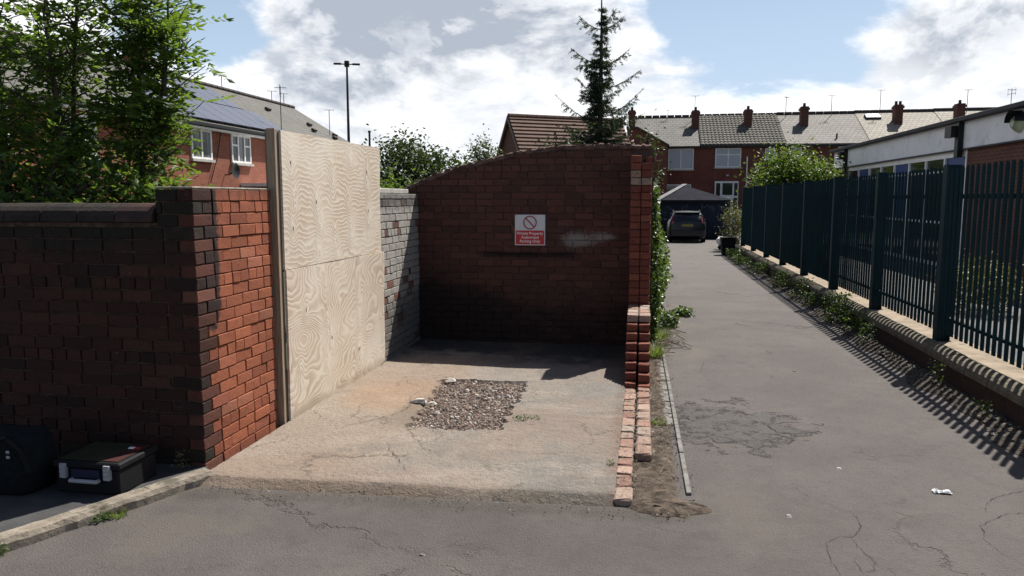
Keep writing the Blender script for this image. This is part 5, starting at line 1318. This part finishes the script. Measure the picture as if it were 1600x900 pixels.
YF = bush('flowering_shrub', 'bright yellow flowering shrub peeping over the wall at the far left', 'shrub', (-5.6, 5.75, 1.55), (.35, .25, .28), 30, 20, .05, 'flower', 6, True, spread=.08)
# middle trees
bush('tree', 'bright leafy green bush directly behind the whitewashed wall', 'tree', (-3.45, 10.2, 1.42), (.95, .7, .62), 130, 34, .075, 'leaf_bush', 21, True, spread=.15)
bush('tree', 'rounded dark green tree just right of the plywood top', 'tree', (-6.55, 20.5, 2.35), (1.0, 1.0, 1.15), 150, 34, .13, 'leaf_dark', 22, True, spread=.22)
bush('tree', 'dark green tree sloping down towards the brown gabled house', 'tree', (-5.55, 20, 2.0), (1.15, .9, 1.05), 150, 34, .13, 'leaf_dark', 23, True, spread=.22)
bush('tree', 'grey-green airy tree against the left side of the gabled house', 'tree', (-5.5, 26, 2.6), (.55, .6, 1.25), 90, 26, .12, 'leaf_grey', 24, True, spread=.2)
bush('tree', 'broad green tree behind the palisade fence in front of the terraced houses', 'tree', (5.35, 28.5, 2.0), (1.55, 1.2, 1.45), 330, 40, .13, 'leaf_bush', 25, True, spread=.24)
bush('conifer_shrub', 'small dark conifer shrub left of the spruce above the wall top', 'shrub', (-1.35, 13.2, 2.2), (.42, .4, .7), 60, 30, .07, 'needle', 26, True, spread=.13)
bush('shrub', 'leggy green shrub growing behind the broken end of the back wall', 'shrub', (.02, 9.9, 2.15), (.17, .2, .48), 34, 16, .055, 'leaf_dark', 27, True, spread=.09)
bush('round_shrub', 'clipped yellow-green shrub seen through the palisade pickets', 'shrub', (5.0, 12.4, .48), (.5, .85, .42), 170, 30, .05, 'leaf_yellow', 28, False, spread=.08, base=.06)
bush('dry_hedge', 'brown dry hedge at the far end of the palisade fence', 'hedge', (3.0, 26.3, .85), (.28, .7, .75), 90, 30, .07, 'leaf_brown', 29, False, spread=.12)
# ivy on the alley wall
rnd = random.Random(55); iv = MB(); st = MB()
IV = thing('ivy', 'thick glossy ivy spilling over the wall beside the alley', 'ivy', (.2, 12, 0))
for i in range(9500):
    y = 9.0 + 8.3 * rnd.random() ** 1.4; t = rnd.random(); z = .05 + 1.85 * t
    depth = .07 + .26 * math.exp(-((z - .75) / .5) ** 2) * (.6 + .25 * math.sin(y * 2.3) + .3 * math.sin(y * 5.1 + z * 3)) * min(1, (y - 8.9) / 1.0 + .25) + .012 * max(0, y - 10)
    x = .09 + depth * rnd.random() ** .5
    leaf(iv, Vector((x, y, z)), rnd.uniform(.035, .07), rnd, .6, .8)
for i in range(1300):
    leaf(iv, Vector((rnd.uniform(-.15, .16), rnd.uniform(9, 14), rnd.uniform(1.7, 1.98))), rnd.uniform(.04, .07), rnd, .6, .8)
for k in range(14):
    y = 9.1 + k * .35; st.tube([(.10, y, 0), (.11, y + rnd.uniform(-.1, .1), .9), (.10, y + rnd.uniform(-.2, .2), 1.7)], .008, 4, False)
finish(iv, 'foliage', M['leaf_ivy'], IV, 'stuff'); st.build('stem', M['bark'], IV)
# spruce
def spruce():
    rnd = random.Random(101); Sp = thing('spruce_tree', 'tall sparse spruce with upturned branch tips behind the back wall', 'tree', (-.80, 14, 0))
    tx = -.80; tr = MB(); tr.tube([(tx, 14, 0), (tx, 14, 2.5), (tx + .01, 14, 4.4), (tx, 14, 5.5)], [.09, .06, .03, .006], 7); br = MB(); nd = MB()
    def needles_on(a, b, ln, dens):
        L = (b - a).length; n = int(L * dens); d = (b - a).normalized()
        for _ in range(n):
            p = a.lerp(b, rnd.random()); o_ = Vector((rnd.gauss(0, 1), rnd.gauss(0, 1), rnd.gauss(0, 1))); o_ = (o_ - d * o_.dot(d)).normalized()
            leaf(nd, p, ln * rnd.uniform(.7, 1.2), rnd, .2, .30, (o_ + d * .6).normalized())
    def branch(z0, tip, sag, r=.012, drop=1.0, dens=220):
        a = Vector((tx, 14, z0)); b = Vector(tip); pts = []; n = 7
        for k in range(n + 1): t = k / n; q = a.lerp(b, t); q.z -= sag * math.sin(math.pi * t ** .8); pts.append(q)
        br.tube(pts, [r * (1 - .8 * k / n) for k in range(n + 1)], 5, False)
        for k in range(n):
            if k >= 1: needles_on(pts[k], pts[k + 1], .032, dens * .5)
            if 1 <= k < n - 1 or (k == n - 1 and rnd.random() < .3):
                for _ in range(3):
                    L = (.05 + .14 * math.sin(math.pi * min(1, (k + .3) / n))) * drop * rnd.uniform(.5, 1.2); s = pts[k].lerp(pts[k + 1], rnd.random())
                    d = (pts[k + 1] - pts[k]).normalized(); sd_ = d.cross(Vector((0, 0, 1))).normalized() * rnd.choice((-1, 1))
                    e = s + (d * .5 + sd_ * rnd.uniform(.3, .9) + Vector((0, 0, rnd.uniform(-1.0, -.1)))).normalized() * L; br.tube([s, e], [.003, .0015], 3, False); needles_on(s, e, .034, dens)
    Z = lambda zp: 5.27 - (zp) * .00316       # heights read along the trunk
    P = lambda xz, yz, dy_: (tx + (xz - 370) * .00316, 14 + dy_, Z(yz))
    for z0, tip, sag in [(165, P(240, 85, 0), .05), (165, P(500, 90, .1), .05), (150, P(455, 62, -.1), .03), (350, P(195, 255, .1), .07), (350, P(537, 272, 0), .09), (340, P(250, 370, -.2), .03), (490, P(600, 388, .1), .08),
                         (655, P(112, 522, 0), .14), (650, P(616, 500, -.1), .10), (720, P(630, 628, .1), .06), (600, P(560, 560, .3), .08), (560, P(240, 425, .2), .05), (700, P(170, 700, -.2), .10), (760, P(150, 760, .1), .1), (770, P(560, 720, -.1), .1), (520, P(250, 540, -.3), .04), (740, P(200, 745, -.2), .1), (760, P(540, 800, -.2), .1), (800, P(250, 830, -.3), .1), (790, P(500, 850, .2), .1), (700, P(480, 740, -.3), .1), (720, P(260, 770, .3), .1)]:
        branch(Z(z0), tip, sag)
    z = 60
    while z < 900:
        L = .05 + .34 * min(1, (z - 40) / 620) ** .8
        if z > 640: L *= 1.5
        if abs(z - 110) < 45 or abs(z - 180) < 12: L = .07
        for _ in range(4 if z > 200 else 3):
            an = rnd.uniform(0, 6.283); l_ = L * rnd.uniform(.45, 1.08); b = (tx + math.cos(an) * l_, 14 + math.sin(an) * l_, Z(z) + l_ * rnd.uniform(-.05, .35)); branch(Z(z), b, l_ * .14, .006, .6 if z < 300 else .85, 150 if z < 300 else 230)
        z += 34 if z < 420 else 24
    tr.build('trunk', M['bark'], Sp); br.build('branches', M['bark'], Sp); finish(nd, 'crown', M['needle'], Sp, 'stuff')
spruce()
# weeds
def tuft(x, y, z, r, h, n, lab, matn='grass', seed=0, name='weed_tuft', leafy=0, grp='weed tufts'):
    rnd = random.Random(seed); m = MB()
    for _ in range(n):
        a = rnd.uniform(0, 6.283); q = r * rnd.random() ** .5; p = Vector((x + q * math.cos(a), y + q * math.sin(a), z)); L = h * rnd.uniform(.5, 1.2)
        if leafy: leaf(m, p + Vector((0, 0, rnd.random() * h)), leafy * rnd.uniform(.6, 1.3), rnd, .8, .6); continue
        d = Vector((math.cos(a) * .6, math.sin(a) * .6, 1.0)) + Vector((rnd.gauss(0, .3), rnd.gauss(0, .3), 0)); d.normalize(); w = Vector((-d.y, d.x, 0)).normalized() * .0022 if abs(d.z) < .999 else Vector((.002, 0, 0))
        mid = p + d * L * .55; tip = p + d * L + Vector((d.x, d.y, -.5)) * L * .25; m.add([p - w, p + w, mid + w * .8, mid - w * .8, tip], [(0, 1, 2, 3), (3, 2, 4)])
    o = m.build(name, M[matn], None); tag(o, lab, 'weed', grp, 'stuff'); return o
tuft(-2.90, 3.52, .0, .055, .05, 150, 'weed tuft in the kerb joint on the near left tarmac', 'leaf_ivy', 1, leafy=.022)
tuft(-2.84, 3.58, .0, .05, .05, 90, 'yellowing weed right beside the kerb tuft', 'grass', 2)
tuft(-3.12, 3.05, .0, .06, .06, 160, 'green weed tuft against the kerb at the bottom left corner', 'leaf_ivy', 3, leafy=.022)
tuft(-.90, 5.64, .045, .07, .03, 130, 'small green moss tuft at the near right corner of the rubble', 'leaf_ivy', 4, leafy=.016)
tuft(-.80, 5.68, .045, .05, .02, 60, 'thin moss line in the floor crack by the rubble', 'leaf_ivy', 14, leafy=.014)
tuft(.15, 5.80, .01, .05, .06, 150, 'bright grass tuft in the soil strip beside the cut bricks', 'grass', 5)
tuft(.16, 8.3, .01, .07, .22, 260, 'tall bright grass at the end of the soil strip by the broken wall', 'grass', 6)
tuft(.20, 9.2, .01, .11, .26, 420, 'grass clump at the foot of the brick jamb', 'grass', 7)
tuft(.34, 10.4, .0, .16, .22, 500, 'spreading leafy weed at the foot of the ivy', 'leaf_ivy', 8, leafy=.055)
tuft(.62, 11.5, .0, .16, .12, 300, 'low leafy weed reaching onto the tarmac by the ivy', 'leaf_ivy', 9, leafy=.06)
tuft(-.17, 4.75, .045, .025, .03, 60, 'tiny weed against the brick footing row', 'leaf_ivy', 10, leafy=.012)
tuft(-2.83, 4.17, .057, .05, .12, 60, 'dry stalks at the corner of the brick pier', 'leaf_brown', 11, leafy=.02)
for i, (x, y, r_, h, n, lf_) in enumerate([(2.72, 15.6, .16, .32, 420, .05), (2.76, 12.9, .14, .22, 260, .045), (2.74, 11.2, .20, .42, 600, .05), (2.70, 9.6, .10, .26, 160, .035), (2.78, 7.6, .08, .22, 90, .03), (2.75, 18.4, .3, .26, 420, .06), (2.7, 20.8, .3, .22, 360, .06), (2.78, 13.9, .2, .35, 330, .05), (2.74, 6.5, .06, .12, 60, .03), (2.7, 22.6, .3, .3, 360, .07), (2.84, 10.4, .2, .28, 300, .045)]):
    labs = ['leafy weed clump midway along the low wall gutter', 'low weed in the gutter shade', 'tallest weed in front of the low retaining wall', 'thin seedling in the gutter by the picket shadows', 'spindly weed in the dark near the closest fence post', 'broad weed patch farther along the gutter', 'weed patch far down the gutter', 'dense weed overlapping the rounded coping', 'small weed nearest the camera in the gutter', 'farthest weed patch where the gutter ends', 'dark weed hugging the wall face beside the tallest weed']
    tuft(x, y, .01, r_, h, n, labs[i], 'leaf_ivy' if i % 2 else 'leaf_bush', 60 + i, leafy=lf_)
# dried cut branches on the tarmac
DB = thing('dried_branches', 'heap of pale dried cut twigs beside the alley weeds', 'twigs', (.42, 9.0, 0)); rnd = random.Random(8); m = MB()
for i in range(34):
    a = rnd.uniform(0, 6.283); c = Vector((.36 + rnd.gauss(0, .07), 9.1 + rnd.gauss(0, .22), .02 + rnd.random() * .12)); d = Vector((math.cos(a), math.sin(a), rnd.uniform(-.1, .7))); L = rnd.uniform(.06, .2)
    p0 = c - d * L; p0.z = max(.006, p0.z); p1 = c + d * L; p1.z = max(.006, p1.z); m.tube([p0, c + Vector((0, 0, .01)), p1], [.006, .005, .002], 4, False)
m.build('twigs', M['dry'], DB)
m = MB(); rnd = random.Random(18)
for i in range(220):
    y = rnd.uniform(4.5, 9.3); x = rnd.uniform(.10, .25); a = rnd.uniform(0, 6.283); L = rnd.uniform(.02, .06); m.tube([(x - L * math.cos(a), y - L * math.sin(a), .03), (x, y, .042 + rnd.random() * .02), (x + L * math.cos(a), y + L * math.sin(a), .028)], .0016, 3, False)
tag(m.build('dead_grass', M['dry'], None), 'dead straw and stalks lying along the soil strip', 'straw', kind='stuff')
